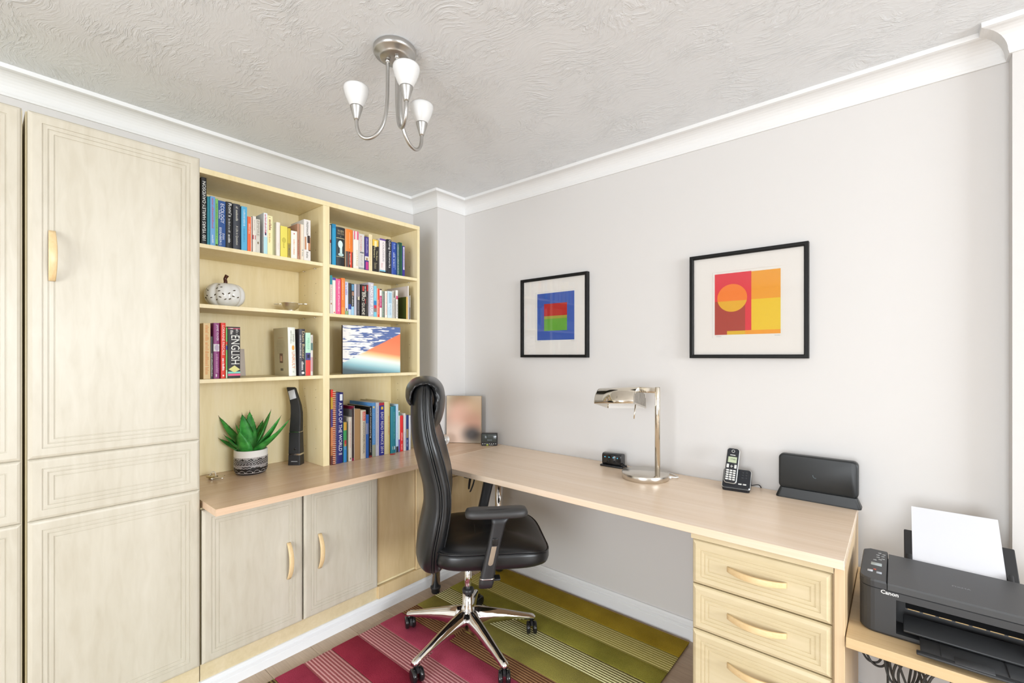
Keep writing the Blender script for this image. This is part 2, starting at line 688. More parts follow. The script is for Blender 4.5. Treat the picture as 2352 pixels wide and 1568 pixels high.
# ------------------------------------------------------------------ wardrobes
def wardrobe(y0, y1, label, handle_y):
    t = thing('wardrobe', label, 'wardrobe', (0, (y0 + y1) / 2, 0), 0, 'fitted tall wardrobes')
    yc = (y0 + y1) / 2
    b = MB()
    b.box(-.447, -.0225, y0 - yc - .004, y0 - yc + .014, .129, 2.047)
    b.box(-.447, -.0225, y1 - yc - .014, y1 - yc + .002, .129, 2.047)
    b.box(-.447, -.0225, y0 - yc + .014, y1 - yc - .014, 2.029, 2.047)
    b.box(-.447, -.0225, y0 - yc + .014, y1 - yc - .014, .129, .147)
    b.box(-.447, -.437, y0 - yc + .014, y1 - yc - .014, .147, 2.029)
    b.build('body', M_MAPLE, t)
    MB().box(-.44, -.018, y0 - yc - .004, y1 - yc + .002, 0.0, .127).build('plinth', M_MAPLE_H, t)
    w = y1 - y0
    d = panel_front(w, 2.047 - .9865, .021, DOOR_STEPS, M_DOOR, 'door', t, (-.021, y0 - yc, .9865), ROT_LEFT)
    bow_handle(d, (handle_y - y0, -.0195, 1.612 - .9865), (0, math.radians(90), 0))
    panel_front(w, .9857 - .7978, .021, DOOR_STEPS, M_DOOR, 'drawer_front', t, (-.021, y0 - yc, .7978), ROT_LEFT)
    panel_front(w, .7970 - .131, .021, DOOR_STEPS, M_DOOR, 'lower_door', t, (-.021, y0 - yc, .131), ROT_LEFT)
    return t

wardrobe(-2.023, -1.577, 'tall pale maple wardrobe with bow handle beside the bookcase', -1.971)
wardrobe(-2.481, -2.035, 'tall pale maple wardrobe cut off by the left picture edge', -2.43)

# ------------------------------------------------------------------ base cabinet under the left worktop
t = thing('base_cabinet', 'pale maple base cabinet with two handled doors under the worktop', 'cabinet', (0, -0.92, 0))
YC = -0.92
b = MB()
b.box(-.44, -.0225, -1.570 - YC, -1.556 - YC, .129, .722)
b.box(-.44, -.0225, -.274 - YC, -.260 - YC, .129, .722)
b.box(-.44, -.0225, -1.556 - YC, -.274 - YC, .129, .145)
b.box(-.44, -.43, -1.556 - YC, -.274 - YC, .145, .722)
b.build('body', M_MAPLE, t)
MB().box(-.44, -.018, -1.572 - YC, -.262 - YC, 0, .127).build('plinth', M_MAPLE_H, t)
d = panel_front(.382, .716 - .131, .021, DOOR_STEPS, M_DOOR, 'door', t, (-.021, -1.570 - YC, .131), ROT_LEFT)
bow_handle(d, (-1.250 + 1.570, -.0195, .418 - .131), (0, math.radians(90), 0))
d = panel_front(.376, .716 - .131, .021, DOOR_STEPS, M_DOOR, 'door', t, (-.021, -1.182 - YC, .131), ROT_LEFT)
bow_handle(d, (-1.112 + 1.182, -.0195, .416 - .131), (0, math.radians(90), 0))
M_PANEL = wood('maple_gloss_panel', '#c8ad7c', '#d6bd90', '#e0caa2', 1.0, 0.3, stretch=(2.6, 2.6, 0.4), figure=2.0)
MB().rbox(-.026, -.010, -.802 - YC, -.566 - YC, .146, .718, .0015, 1, smooth=False).build('filler_panel', M_PANEL, t)
MB().rbox(-.020, -.002, -.563 - YC, -.438 - YC, .131, .718, .0015, 1, smooth=False).build('end_stile', M_PANEL, t)
MB().rbox(-.024, -.008, -.436 - YC, -.005 - YC, .585, .718, .0015, 1, smooth=False).build('corner_panel', M_PANEL, t)
MB().rbox(-.024, -.008, -.436 - YC, -.005 - YC, .131, .581, .0015, 1, smooth=False).build('corner_panel', M_PANEL, t)
MB().rbox(-.020, -.002, -.802 - YC, -.005 - YC, .066, .129, .0015, 1, smooth=False).build('bottom_rail', M_PANEL, t)

# ------------------------------------------------------------------ worktop and desk
wt = MB()
outl = [(-.447, -1.567), (.138, -1.567), (.138, -.004), (-.203, -.004), (-.203, -.242), (-.447, -.242)]
wt.prism(outl[::-1], .7245, .75)
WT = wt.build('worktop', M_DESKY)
tag(WT, 'long oak worktop running along the left wall below the bookcase', 'worktop')

def desk_leg(parent, x, y, z0):
    g = MB()
    g.lathe([(.0, .03 + z0), (.025, .03 + z0), (.025, .700), (.0, .700)], 24)
    g.lathe([(.04, .700), (.04, .7243), (.0, .7243)], 24)
    lg = g.build('leg', M_CHROME, parent, (x, y, 0))
    MB().lathe([(.0, z0), (.021, z0), (.023, .006 + z0), (.023, .022 + z0), (.028, .026 + z0), (.028, .036 + z0), (.0, .036 + z0)], 24).build('foot', M_BLACKP, lg)

desk_leg(WT, .066, -.485, 0)

t = thing('desk', 'oak desk along the back wall with chrome legs and side panel', 'desk', (1.02, -.31, 0))
DX, DY = 1.02, -.31
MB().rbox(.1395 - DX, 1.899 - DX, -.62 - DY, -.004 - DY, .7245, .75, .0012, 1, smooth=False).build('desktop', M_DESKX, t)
MB().box(.1384 - DX, .1394 - DX, -.62 - DY, -.004 - DY, .7400, .7503).build('joint_strip', M('#f3e4cc', .5), t)
MB().rbox(1.875 - DX, 1.8985 - DX, -.6 - DY, -.02 - DY, 0, .7243, .001, 1, smooth=False).build('end_panel', M_EDGE, t)
desk_leg(t, .178 - DX, -.085 - DY, .0125)

# drawer pedestal
t = thing('drawer_unit', 'maple drawer pedestal with three bow-handled drawers under the desk', 'drawers', (1.68, -.3, 0))
PX, PY = 1.68, -.3
b = MB()
b.box(1.490 - PX, 1.506 - PX, -.578 - PY, -.03 - PY, .0, .7243)
b.box(1.857 - PX, 1.8735 - PX, -.578 - PY, -.03 - PY, .0, .7243)
b.box(1.506 - PX, 1.857 - PX, -.05 - PY, -.03 - PY, .0, .7243)
b.box(1.506 - PX, 1.857 - PX, -.575 - PY, -.05 - PY, .0, .08)
b.build('body', M_EDGE, t)
MB().box(1.487 - PX, 1.8735 - PX, -.598 - PY, -.5785 - PY, .7015, .7243).build('top_rail', M_MAPLE_H, t)
for z0, z1 in ((.555, .6975), (.4065, .551), (.135, .4025)):
    d = panel_front(.379, z1 - z0, .022, DRAWER_STEPS, M_MAPLE_H, 'drawer', t, (1.4905 - PX, -.578 - PY, z0))
    bow_handle(d, (.19, -.0185, (z1 - z0) / 2 + .006 if z1 - z0 < .2 else .196), (0, 0, 0), .162)

# ------------------------------------------------------------------ bookcase
t = thing('bookcase', 'open maple bookcase of two bays standing on the worktop', 'bookcase', (-.31, -.988, .75))
BX, BY, BZ = -.31, -.988, .75
def bc(name, x0, x1, y0, y1, z0, z1, m=None, bev=.0008):
    return MB().rbox(x0 - BX, x1 - BX, y0 - BY, y1 - BY, z0 - BZ, z1 - BZ, bev, 1, smooth=False).build(name, m or M_MAPLE, t)
FX = -.175
bc('side_panel', -.446, FX, -1.573, -1.556, .7505, 2.053)
bc('side_panel', -.446, FX, -.421, -.403, .7505, 2.053)
bc('divider', -.440, FX, -1.004, -.971, .7505, 2.053)
bc('top_board', -.446, FX, -1.573, -.403, 2.0535, 2.076)
bc('back_panel', -.4465, -.441, -1.556, -.421, .7505, 2.053)
pin = MB().tube([(0, 0, 0), (0, .011, 0)], .003, 8).lathe([(0, 0), (.004, 0.001), (0, .003)], 8, c=(0, .008, -.003))
M_PIN = mat('nickel_pin', (0.7, 0.66, 0.6), 0.25, 1.0)
first_pin = None
for z in (1.764, 1.516, 1.205):
    for ya, yb in ((-1.5555, -1.0045), (-.9705, -.4215)):
        s = bc('shelf', -.440, FX - .0005, ya, yb, z - .016, z)
        for px in (-.25, -.37):
            if z < 1.3 and px < -.3:
                continue
            lc = (px - BX, yb - BY - .0105, z - .0195 - BZ)
            if first_pin is None:
                first_pin = pin.build('shelf_pin', M_PIN, t, lc)
            else:
                copy_part(first_pin, t, lc)
# drilled peg holes in the right-hand panels of each bay
hole = None
for yb in (-1.004, -.421):
    for px in (-.25, -.37):
        for z in (.83, .93, 1.03, 1.09, 1.13, 1.29, 1.37, 1.62, 1.67, 1.84, 1.93):
            lc = (px - BX, yb - BY - .0003, z - BZ)
            if hole is None:
                hole = MB().add([(.0022 * math.cos(a * PI / 4), 0, .0022 * math.sin(a * PI / 4)) for a in range(8)], [tuple(range(8))]).build('peg_hole', M('#6b4a25', .8), t, lc)
            else:
                copy_part(hole, t, lc)

# @@BOOKS@@
# ------------------------------------------------------------------ books
ZA, ZD, ZB = 1.764, 1.516, 1.205

def book(y0, y1, h, zs, sx, depth, col, deco, label, group, hard=False, lean=0.0, rough=0.45, name='book'):
    """upright book, spine towards the room; local x points out of the shelf"""
    w = y1 - y0 - 0.0006
    yc = (y0 + y1) / 2
    bt = 0.0022 if hard else 0.0008
    c = MB()
    rise = min(0.004, w * 0.14) if hard else 0.0006
    n = 6
    out = []
    for i in range(n + 1):
        t = -1 + 2 * i / n
        out.append((rise * (1 - t * t), t * w / 2))
    inn = [(-bt - .0005, w / 2 - bt), (-bt - .0005, -w / 2 + bt)]
    pts = [(-depth, -w / 2)] + out + [(-depth, w / 2), (-depth, w / 2 - bt)] + inn + [(-depth, -w / 2 + bt)]
    c.prism(pts, 0, h, smooth=False)
    o = c.build(name, M(col, rough))
    o.location = (sx - rise, yc, zs + .0006)
    if lean:
        o.rotation_euler = (lean, 0, 0)
        o.location.z += abs(math.sin(lean)) * w / 2
    tag(o, label, 'book', group)
    ov = 0.003 if hard else 0.0006
    MB().box(-depth + ov, -bt - .0008, -w / 2 + bt + .0001, w / 2 - bt - .0001, ov * .6, h - ov).build('pages', M_PAGE, o)
    def xs(yf):
        t = -1 + 2 * yf
        return rise * (1 - t * t)
    rnd = random.Random(int(abs(yc) * 1e5))
    for d in deco:
        k = d[0]
        if k == 'b':       # colour band across the spine
            _, z0, z1, cc = d
            mb = MB()
            yy = [i / n for i in range(n + 1)]
            for a, bb in zip(yy[:-1], yy[1:]):
                mb.add([(xs(a) + .00025, (a - .5) * w, z0 * h), (xs(bb) + .00025, (bb - .5) * w, z0 * h), (xs(bb) + .00025, (bb - .5) * w, z1 * h), (xs(a) + .00025, (a - .5) * w, z1 * h)], [(0, 1, 2, 3)])
            mb.build('spine_band', M(cc, rough), o)
        elif k == 'o':     # colour panel on part of the spine
            _, z0, z1, ya, yb, cc = d
            x = min(xs(ya), xs(yb)) + .0005 if not hard else max(xs(ya), xs(yb)) + .0003
            mb = MB().add([(x, (ya - .5) * w, z0 * h), (x, (yb - .5) * w, z0 * h), (x, (yb - .5) * w, z1 * h), (x, (ya - .5) * w, z1 * h)], [(0, 1, 2, 3)])
            mb.build('spine_panel', M(cc, rough), o)
        elif k == 't':     # readable title
            _, s, z0, z1, yf, hf, cc, dr = d
            R, U = ((0, 0, -1), (0, 1, 0)) if dr == 'd' else ((0, 0, 1), (0, -1, 0))
            text(s, M(cc, .5), o, (xs(.5) + .0004, (yf - .5) * w, (z0 + z1) / 2 * h), R, U, (z1 - z0) * h, hf * w, name='title')
        elif k == 'h':     # title set across the spine
            _, s, zc, hh, wf, cc = d
            text(s, M(cc, .5), o, (xs(.5) + .0004, 0, zc * h), (0, 1, 0), (0, 0, 1), wf * w, hh, name='title')
        elif k == 's':     # unreadable print
            _, z0, z1, yf, hf, cc = d
            marks(M(cc, .5), o, (xs(.5) + .0002, (yf - .5) * w, (z0 + z1) / 2 * h), (0, 0, -1), (0, 1, 0), (z1 - z0) * h, hf * w, name='spine_print', rnd=rnd)
        elif k == 'e':     # oval emblem
            _, zc, yf, rw, rh, cc = d
            x = xs(.5) + .0006
            mb = MB().add([(x, (yf - .5) * w + rw * math.cos(a * PI / 8), zc * h + rh * math.sin(a * PI / 8)) for a in range(16)], [tuple(range(16))])
            mb.build('emblem', M(cc, rough), o)
        elif k == 'c':     # panel printed on the cover that faces the window side (local -y)
            _, x0, x1, z0, z1, cc = d
            yy = -w / 2 - .0003
            MB().add([(-x0 * depth, yy, z0 * h), (-x1 * depth, yy, z0 * h), (-x1 * depth, yy, z1 * h), (-x0 * depth, yy, z1 * h)], [(0, 1, 2, 3)]).build('cover_print', M(cc, .5), o)
    return o

GA, GB, GC, GD, GE = ('books on the top left shelf', 'books on the third left shelf', 'books on the top right shelf',
                      'books on the second right shelf', 'books standing on the worktop in the right bay')
def rowbooks(zs, sx, group, items):
    for it in items:
        y0, y1, h, depth, col, hard, deco, label = it[:8]
        kw = it[8] if len(it) > 8 else {}
        book(y0, y1, h, zs, kw.pop('sx', sx), depth, col, deco, label, group, hard, **kw)

TL = ' on the top left shelf'
rowbooks(ZA, -.190, GA, [
 (-1.5204, -1.5006, .278, .22, '#181a1a', True, [('t', '100 YEARS HARLEY-DAVIDSON', .06, .94, .5, .62, '#eceeea', 'u')], 'tall black book with bold white lettering, tallest' + TL),
 (-1.4998, -1.4890, .203, .16, '#0c7f92', False, [], 'thin plain teal book beside the tall black one' + TL),
 (-1.4885, -1.4699, .207, .15, '#6fa6dc', False, [('s', .35, .96, .5, .42, '#b8506a'), ('s', .06, .22, .5, .35, '#dfeaf5')], 'light blue book with red print' + TL),
 (-1.4699, -1.4591, .201, .14, '#7dc36a', False, [('s', .15, .9, .5, .4, '#2d6a3a'), ('e', .03, .5, .004, .004, '#1f2a20')], 'slim bright green book' + TL),
 (-1.4591, -1.4312, .197, .15, '#1f4f93', False, [('t', 'ECOLOGY', .52, .94, .56, .5, '#e9eef5', 'd'), ('t', 'EVAN', .17, .30, .7, .3, '#dfe8f2', 'd'), ('t', 'EISENBERG', .04, .42, .3, .3, '#dfe8f2', 'd'), ('s', .6, .8, .16, .18, '#cfdcee')], 'deep blue book titled ECOLOGY' + TL),
 (-1.4298, -1.4045, .200, .15, '#1c1c1e', True, [('t', 'Roni\u2019s', .68, .97, .62, .5, '#f0f0ee', 'd'), ('s', .34, .64, .5, .3, '#bfc2c4'), ('s', .1, .3, .5, .34, '#e0e2e2')], 'black book with large white script title' + TL),
 (-1.4023, -1.3728, .199, .16, '#3b3f4a', True, [('s', .6, .94, .5, .3, '#c9c6b8'), ('t', 'A Life in Question', .1, .52, .5, .34, '#d8d5c6', 'd')], 'slate grey hardback with rounded spine' + TL),
 (-1.3700, -1.3463, .195, .16, '#58b3de', False, [('s', .55, .93, .5, .3, '#d6ecf7'), ('s', .2, .5, .5, .28, '#3a93c4')], 'sky blue book in the middle' + TL),
 (-1.3454, -1.3278, .155, .12, '#f06a35', False, [('s', .5, .8, .45, .35, '#f9cdb6'), ('o', 0, 1, .84, 1, '#f4ece0')], 'short orange paperback' + TL),
 (-1.3238, -1.3099, .162, .11, '#e9e4d8', False, [('o', .36, .48, .0, .9, '#b5354a'), ('s', .6, .9, .5, .3, '#b5ad9c')], 'ivory paperback with a small red patch' + TL),
 (-1.3099, -1.2930, .152, .12, '#d5d1c6', False, [('t', 'EMPIRE', .5, .96, .5, .55, '#8f8876', 'd'), ('e', .3, .5, .003, .006, '#7a6a4a')], 'pale grey paperback titled EMPIRE' + TL),
 (-1.2777, -1.2612, .188, .15, '#e8ecee', False, [('b', .0, .42, '#b7dfe6'), ('s', .5, .97, .5, .5, '#c03048'), ('o', .46, .53, .3, .7, '#2a3a5a')], 'white book with red scrawl and pale cyan foot' + TL),
 (-1.2612, -1.2385, .180, .19, '#efe9b4', False, [('s', .62, .96, .5, .5, '#8e2a3c'), ('s', .3, .55, .4, .3, '#d9a45a')], 'pale lemon book with dark red script' + TL),
 (-1.2379, -1.2225, .160, .13, '#c3c195', False, [], 'plain olive grey book' + TL, {'sx': -.205}),
 (-1.2219, -1.2057, .158, .12, '#efe6dc', False, [('s', .2, .4, .5, .3, '#d9cfc2')], 'plain cream white paperback beside the yellow book' + TL),
 (-1.2038, -1.1721, .145, .12, '#e7d95e', False, [('e', .55, .5, .009, .013, '#c9bb4a'), ('s', .3, .5, .5, .25, '#b8a93e')], 'thick bright yellow paperback' + TL),
 (-1.1715, -1.1567, .141, .12, '#c9b23a', False, [('b', .0, .5, '#a99338'), ('s', .06, .45, .5, .45, '#3c4a5a')], 'mustard yellow slim paperback' + TL),
 (-1.1554, -1.1265, .133, .12, '#f2ede2', False, [('s', .15, .7, .5, .22, '#e0904a'), ('e', .9, .5, .003, .003, '#b5453a')], 'shortest white paperback with orange print' + TL),
 (-1.1258, -1.1155, .172, .15, '#b98a6e', False, [('s', .1, .55, .5, .5, '#a23f34')], 'narrow tan book with red print' + TL),
 (-1.1139, -1.0944, .173, .15, '#e9ddc8', False, [('o', 0, 1, 0, .3, '#cfa78a'), ('s', .1, .3, .7, .3, '#8d8f92')], 'cream book with tan side stripe' + TL),
 (-1.0937, -1.0608, .201, .14, '#e6e1db', False, [('t', 'FREEMAKER', .62, .95, .5, .3, '#4a443c', 'd'), ('o', .27, .58, .1, .98, '#c08a62'), ('o', .44, .62, .5, .9, '#3a2b28'), ('o', .25, .33, .5, 1, '#2b2522'), ('s', .05, .22, .5, .3, '#6a655c')], 'white book with a printed figure, last' + TL),
])
ML = ' on the third left shelf'
rowbooks(ZB, -.200, GB, [
 (-1.5102, -1.4845, .233, .20, '#dcbf8a', False, [('s', .08, .96, .5, .5, '#d99050')], 'straw coloured book with orange print' + ML),
 (-1.4838, -1.4746, .178, .19, '#2b2320', False, [('s', .05, .6, .5, .6, '#c9c4b8')], 'thin dark book behind the straw coloured one' + ML),
 (-1.4731, -1.4506, .236, .20, '#8c3a78', True, [('t', 'JAMIE OLIVER', .68, .97, .6, .42, '#f1e8ee', 'd'), ('b', .49, .62, '#e6e3e4'), ('e', .555, .55, .008, .014, '#b9a6bf'), ('s', .1, .45, .6, .4, '#c995b8'), ('s', .03, .08, .5, .3, '#ffffff')], 'purple hardback with white square patch' + ML),
 (-1.4462, -1.4272, .238, .20, '#e2382a', True, [('t', 'LORRAINE PASCALE', .42, .95, .5, .5, '#fbe3dc', 'd'), ('s', .14, .36, .5, .45, '#ffffff'), ('e', .05, .5, .003, .004, '#ffffff')], 'bright red hardback with white lettering' + ML),
 (-1.4272, -1.4208, .219, .19, '#69b45e', False, [('b', .66, .72, '#d9452f'), ('b', .56, .64, '#3d3f9a'), ('b', .0, .16, '#bfe0c0')], 'very thin green booklet next to the red hardback' + ML),
 (-1.4192, -1.3707, .223, .15, '#221c1e', False, [('t', 'ENGLISH', .27, .83, .60, .70, '#f2f2ec', 'd'), ('s', .85, .97, .3, .22, '#e8e6e2'), ('s', .84, .96, .75, .22, '#d6d4d0'), ('b', .955, .975, '#c8506a'), ('b', .09, .125, '#7fd8cc'), ('b', .045, .085, '#f0608c')], 'thick black book titled ENGLISH' + ML),
 (-1.1591, -1.1245, .232, .16, '#e9ece2', True, [('t', 'UNRULY', .15, .5, .62, .4, '#e0884a', 'd'), ('t', 'DAVID', .70, .86, .70, .22, '#77795f', 'd'), ('t', 'MITCHELL', .66, .93, .36, .22, '#77795f', 'd'), ('e', .58, .62, .006, .012, '#e2a040'), ('s', .06, .1, .6, .2, '#a8a89a'),
    ('c', .01, .985, .002, .998, '#c6bb97'), ('c', .985, .999, .002, .998, '#b98a44')], 'ivory hardback with tan back cover and orange title' + ML, {'lean': math.radians(1.5)}),
 (-1.1114, -1.0821, .227, .16, '#3c3a44', True, [('t', 'Dam Buster', .36, .95, .66, .40, '#d8c49a', 'd'), ('s', .38, .88, .18, .22, '#d5d3cf'), ('s', .12, .3, .55, .4, '#e6e4e0'), ('e', .06, .6, .007, .006, '#e8e8e6')], 'charcoal hardback titled Dam Buster' + ML),
 (-1.0811, -1.0560, .210, .15, '#bfe8cf', False, [('b', .0, .36, '#e2453f'), ('b', .36, .53, '#4a4a86'), ('o', .41, .49, .3, .8, '#20203a'), ('s', .6, .88, .6, .3, '#7fc79f'), ('s', .62, .82, .3, .2, '#93d1b0')], 'mint green book with navy and red foot' + ML),
 (-1.0560, -1.0438, .200, .15, '#d8d3cb', False, [('o', .62, .8, .1, .9, '#5d7f7a'), ('b', .1, .45, '#c9a0a6'), ('s', .8, .95, .5, .4, '#6a6a68')], 'slim grey book at the right end' + ML),
])
# printed matter on the tan back cover: text block, portrait panel and barcode
ub = [o for o in bpy.data.objects if o.get('label', '').startswith('ivory hardback with tan')][0]
wub = .034
for i in range(10):
    marks(M('#9a8f68', .6), ub, (-.080, -wub / 2 - .0006, .170 - i * .0068), (1, 0, 0), (0, 0, 1), .098 - .02 * abs(i - 4.5) / 4.5, .0026, 'cover_text')
marks(M('#c26a3a', .6), ub, (-.078, -wub / 2 - .0006, .184), (1, 0, 0), (0, 0, 1), .06, .003, 'cover_text')
MB().add([(-.095, -wub / 2 - .0006, .062), (-.060, -wub / 2 - .0006, .062), (-.060, -wub / 2 - .0006, .108), (-.095, -wub / 2 - .0006, .108)], [(0, 1, 2, 3)]).build('cover_picture', M('#6b4a36', .5), ub)
MB().add([(-.091, -wub / 2 - .0008, .072), (-.066, -wub / 2 - .0008, .070), (-.066, -wub / 2 - .0008, .095), (-.086, -wub / 2 - .0008, .098)], [(0, 1, 2, 3)]).build('cover_picture', M('#c79a7c', .5), ub)
bar = MB()
for i in range(14):
    x = -.088 + i * .0022
    bar.add([(x, -wub / 2 - .0006, .024), (x + .0011, -wub / 2 - .0006, .024), (x + .0011, -wub / 2 - .0006, .036), (x, -wub / 2 - .0006, .036)], [(0, 1, 2, 3)])
bar.build('barcode', M('#5a564c', .6), ub)
en = [o for o in bpy.data.objects if o.get('label', '').startswith('thick black book titled ENGLISH')][0]
MB().add([(.0016, -.022, .038), (.0016, 0.001, .024), (.0016, .023, .037), (.0016, .001, .055)], [(0, 1, 2, 3)]).build('spine_diamond', M('#e0dc8e', .45), en)

TR = ' on the top right shelf'
rowbooks(ZA, -.190, GC, [
 (-.9605, -.9551, .202, .14, '#e6e0d8', False, [('b', .55, .63, '#a84028')], 'thin white booklet against the divider' + TR),
 (-.9495, -.9284, .211, .16, '#2a9ccb', False, [('b', .9, 1, '#1f86b8')], 'plain bright blue book, tallest' + TR),
 (-.9252, -.8788, .202, .16, '#23272a', True, [('h', 'ROBIN', .90, .012, .7, '#b9ad8c'), ('h', 'MASTERS', .83, .010, .8, '#a89c7c'), ('s', .74, .78, .5, .05, '#cfcfc6'), ('o', .25, .70, .05, .95, '#4f7f82'), ('e', .56, .45, .013, .020, '#d8ece8'), ('o', .30, .5, .38, .68, '#c8e0dc'), ('e', .30, .5, .015, .008, '#b9d4d2'), ('b', .71, .725, '#c9c29a'), ('b', .24, .25, '#c9c29a')], 'thick black hardback with a pale statue on its spine' + TR),
 (-.8756, -.8322, .202, .17, '#f0832c', True, [('b', .0, .42, '#4a3a30'), ('o', 0, .42, .35, .85, '#e2472a'), ('s', .5, .92, .55, .12, '#f8c79a'), ('s', .08, .38, .6, .14, '#f4d8c8'), ('o', 0, 1, 0, .06, '#cfc8a8')], 'thick orange hardback with dark lower half' + TR),
 (-.8306, -.7991, .200, .16, '#efe9e0', False, [('o', .78, 1, .1, .98, '#e0708c'), ('o', .76, .9, .0, .5, '#cfe0c4'), ('t', 'COTTAGE', .08, .5, .68, .3, '#c9b878', 'd')], 'white book with pink flower print on top' + TR),
 (-.7980, -.7654, .192, .15, '#d3d0cc', False, [('t', 'KITCHEN', .52, .94, .35, .34, '#d98a7a', 'd'), ('o', .46, .5, .2, .9, '#6f7375'), ('s', .1, .42, .5, .4, '#b9b6b2'), ('b', .0, .06, '#9a9c9c')], 'light grey book with salmon lettering' + TR),
 (-.7618, -.7385, .183, .15, '#463a86', False, [('b', .30, .42, '#e6e0d6'), ('o', .3, .38, .3, .7, '#9a7a50'), ('o', .03, .26, .2, .9, '#c03c86'), ('s', .5, .95, .5, .4, '#a79fc6')], 'violet book with white band and magenta patch' + TR),
 (-.7381, -.7164, .201, .17, '#ead9ae', False, [('s', .15, .85, .5, .25, '#d2ba86')], 'cream book rising above the violet one' + TR),
 (-.7152, -.6771, .178, .15, '#2a2520', False, [('b', .80, 1, '#e8c04a'), ('o', .78, .96, .3, .7, '#f0e6b0'), ('t', 'The Boys', .36, .66, .68, .3, '#d8cf9a', 'd'), ('t', 'Movers', .44, .76, .32, .28, '#d8cf9a', 'd'), ('s', .1, .28, .5, .5, '#8d8468')], 'black book with golden picture band on top' + TR),
 (-.6697, -.6318, .192, .20, '#ece4e2', False, [('b', .95, 1, '#6a4a9a'), ('t', 'COLOSSUS', .34, .9, .62, .30, '#8d8490', 'd'), ('s', .14, .28, .4, .3, '#d9a8a8'), ('b', .05, .09, '#7ec4e0'), ('b', .0, .05, '#2a2422')], 'white book titled COLOSSUS' + TR),
 (-.6292, -.6203, .189, .16, '#2c2a2c', False, [('s', .1, .9, .5, .5, '#8a8a8a')], 'thin black book left of the networking manual' + TR),
 (-.6190, -.5936, .197, .18, '#2a2a32', False, [('t', 'Using Networks', .18, .97, .5, .62, '#f2f2f0', 'd')], 'black book with large white title Networks' + TR),
 (-.5905, -.5556, .188, .16, '#2347a0', True, [('s', .78, .95, .5, .35, '#8fa6da'), ('s', .22, .68, .42, .28, '#c3cfec'), ('s', .16, .66, .68, .2, '#7f97d2')], 'royal blue hardback' + TR),
 (-.5548, -.5406, .186, .16, '#4f6f78', False, [('s', .06, .94, .55, .45, '#c9cdb8')], 'grey teal book with pale print' + TR),
 (-.5400, -.5197, .194, .17, '#0f4a36', False, [('o', 0, 1, .9, 1, '#4f9a86')], 'dark green book near the right end' + TR),
 (-.5170, -.5005, .178, .15, '#3c2f8c', False, [('o', .22, .97, .25, .85, '#d8d0e4'), ('s', .3, .9, .55, .3, '#5a4fa0')], 'purple slim book, last' + TR),
])
MR = ' on the second right shelf'
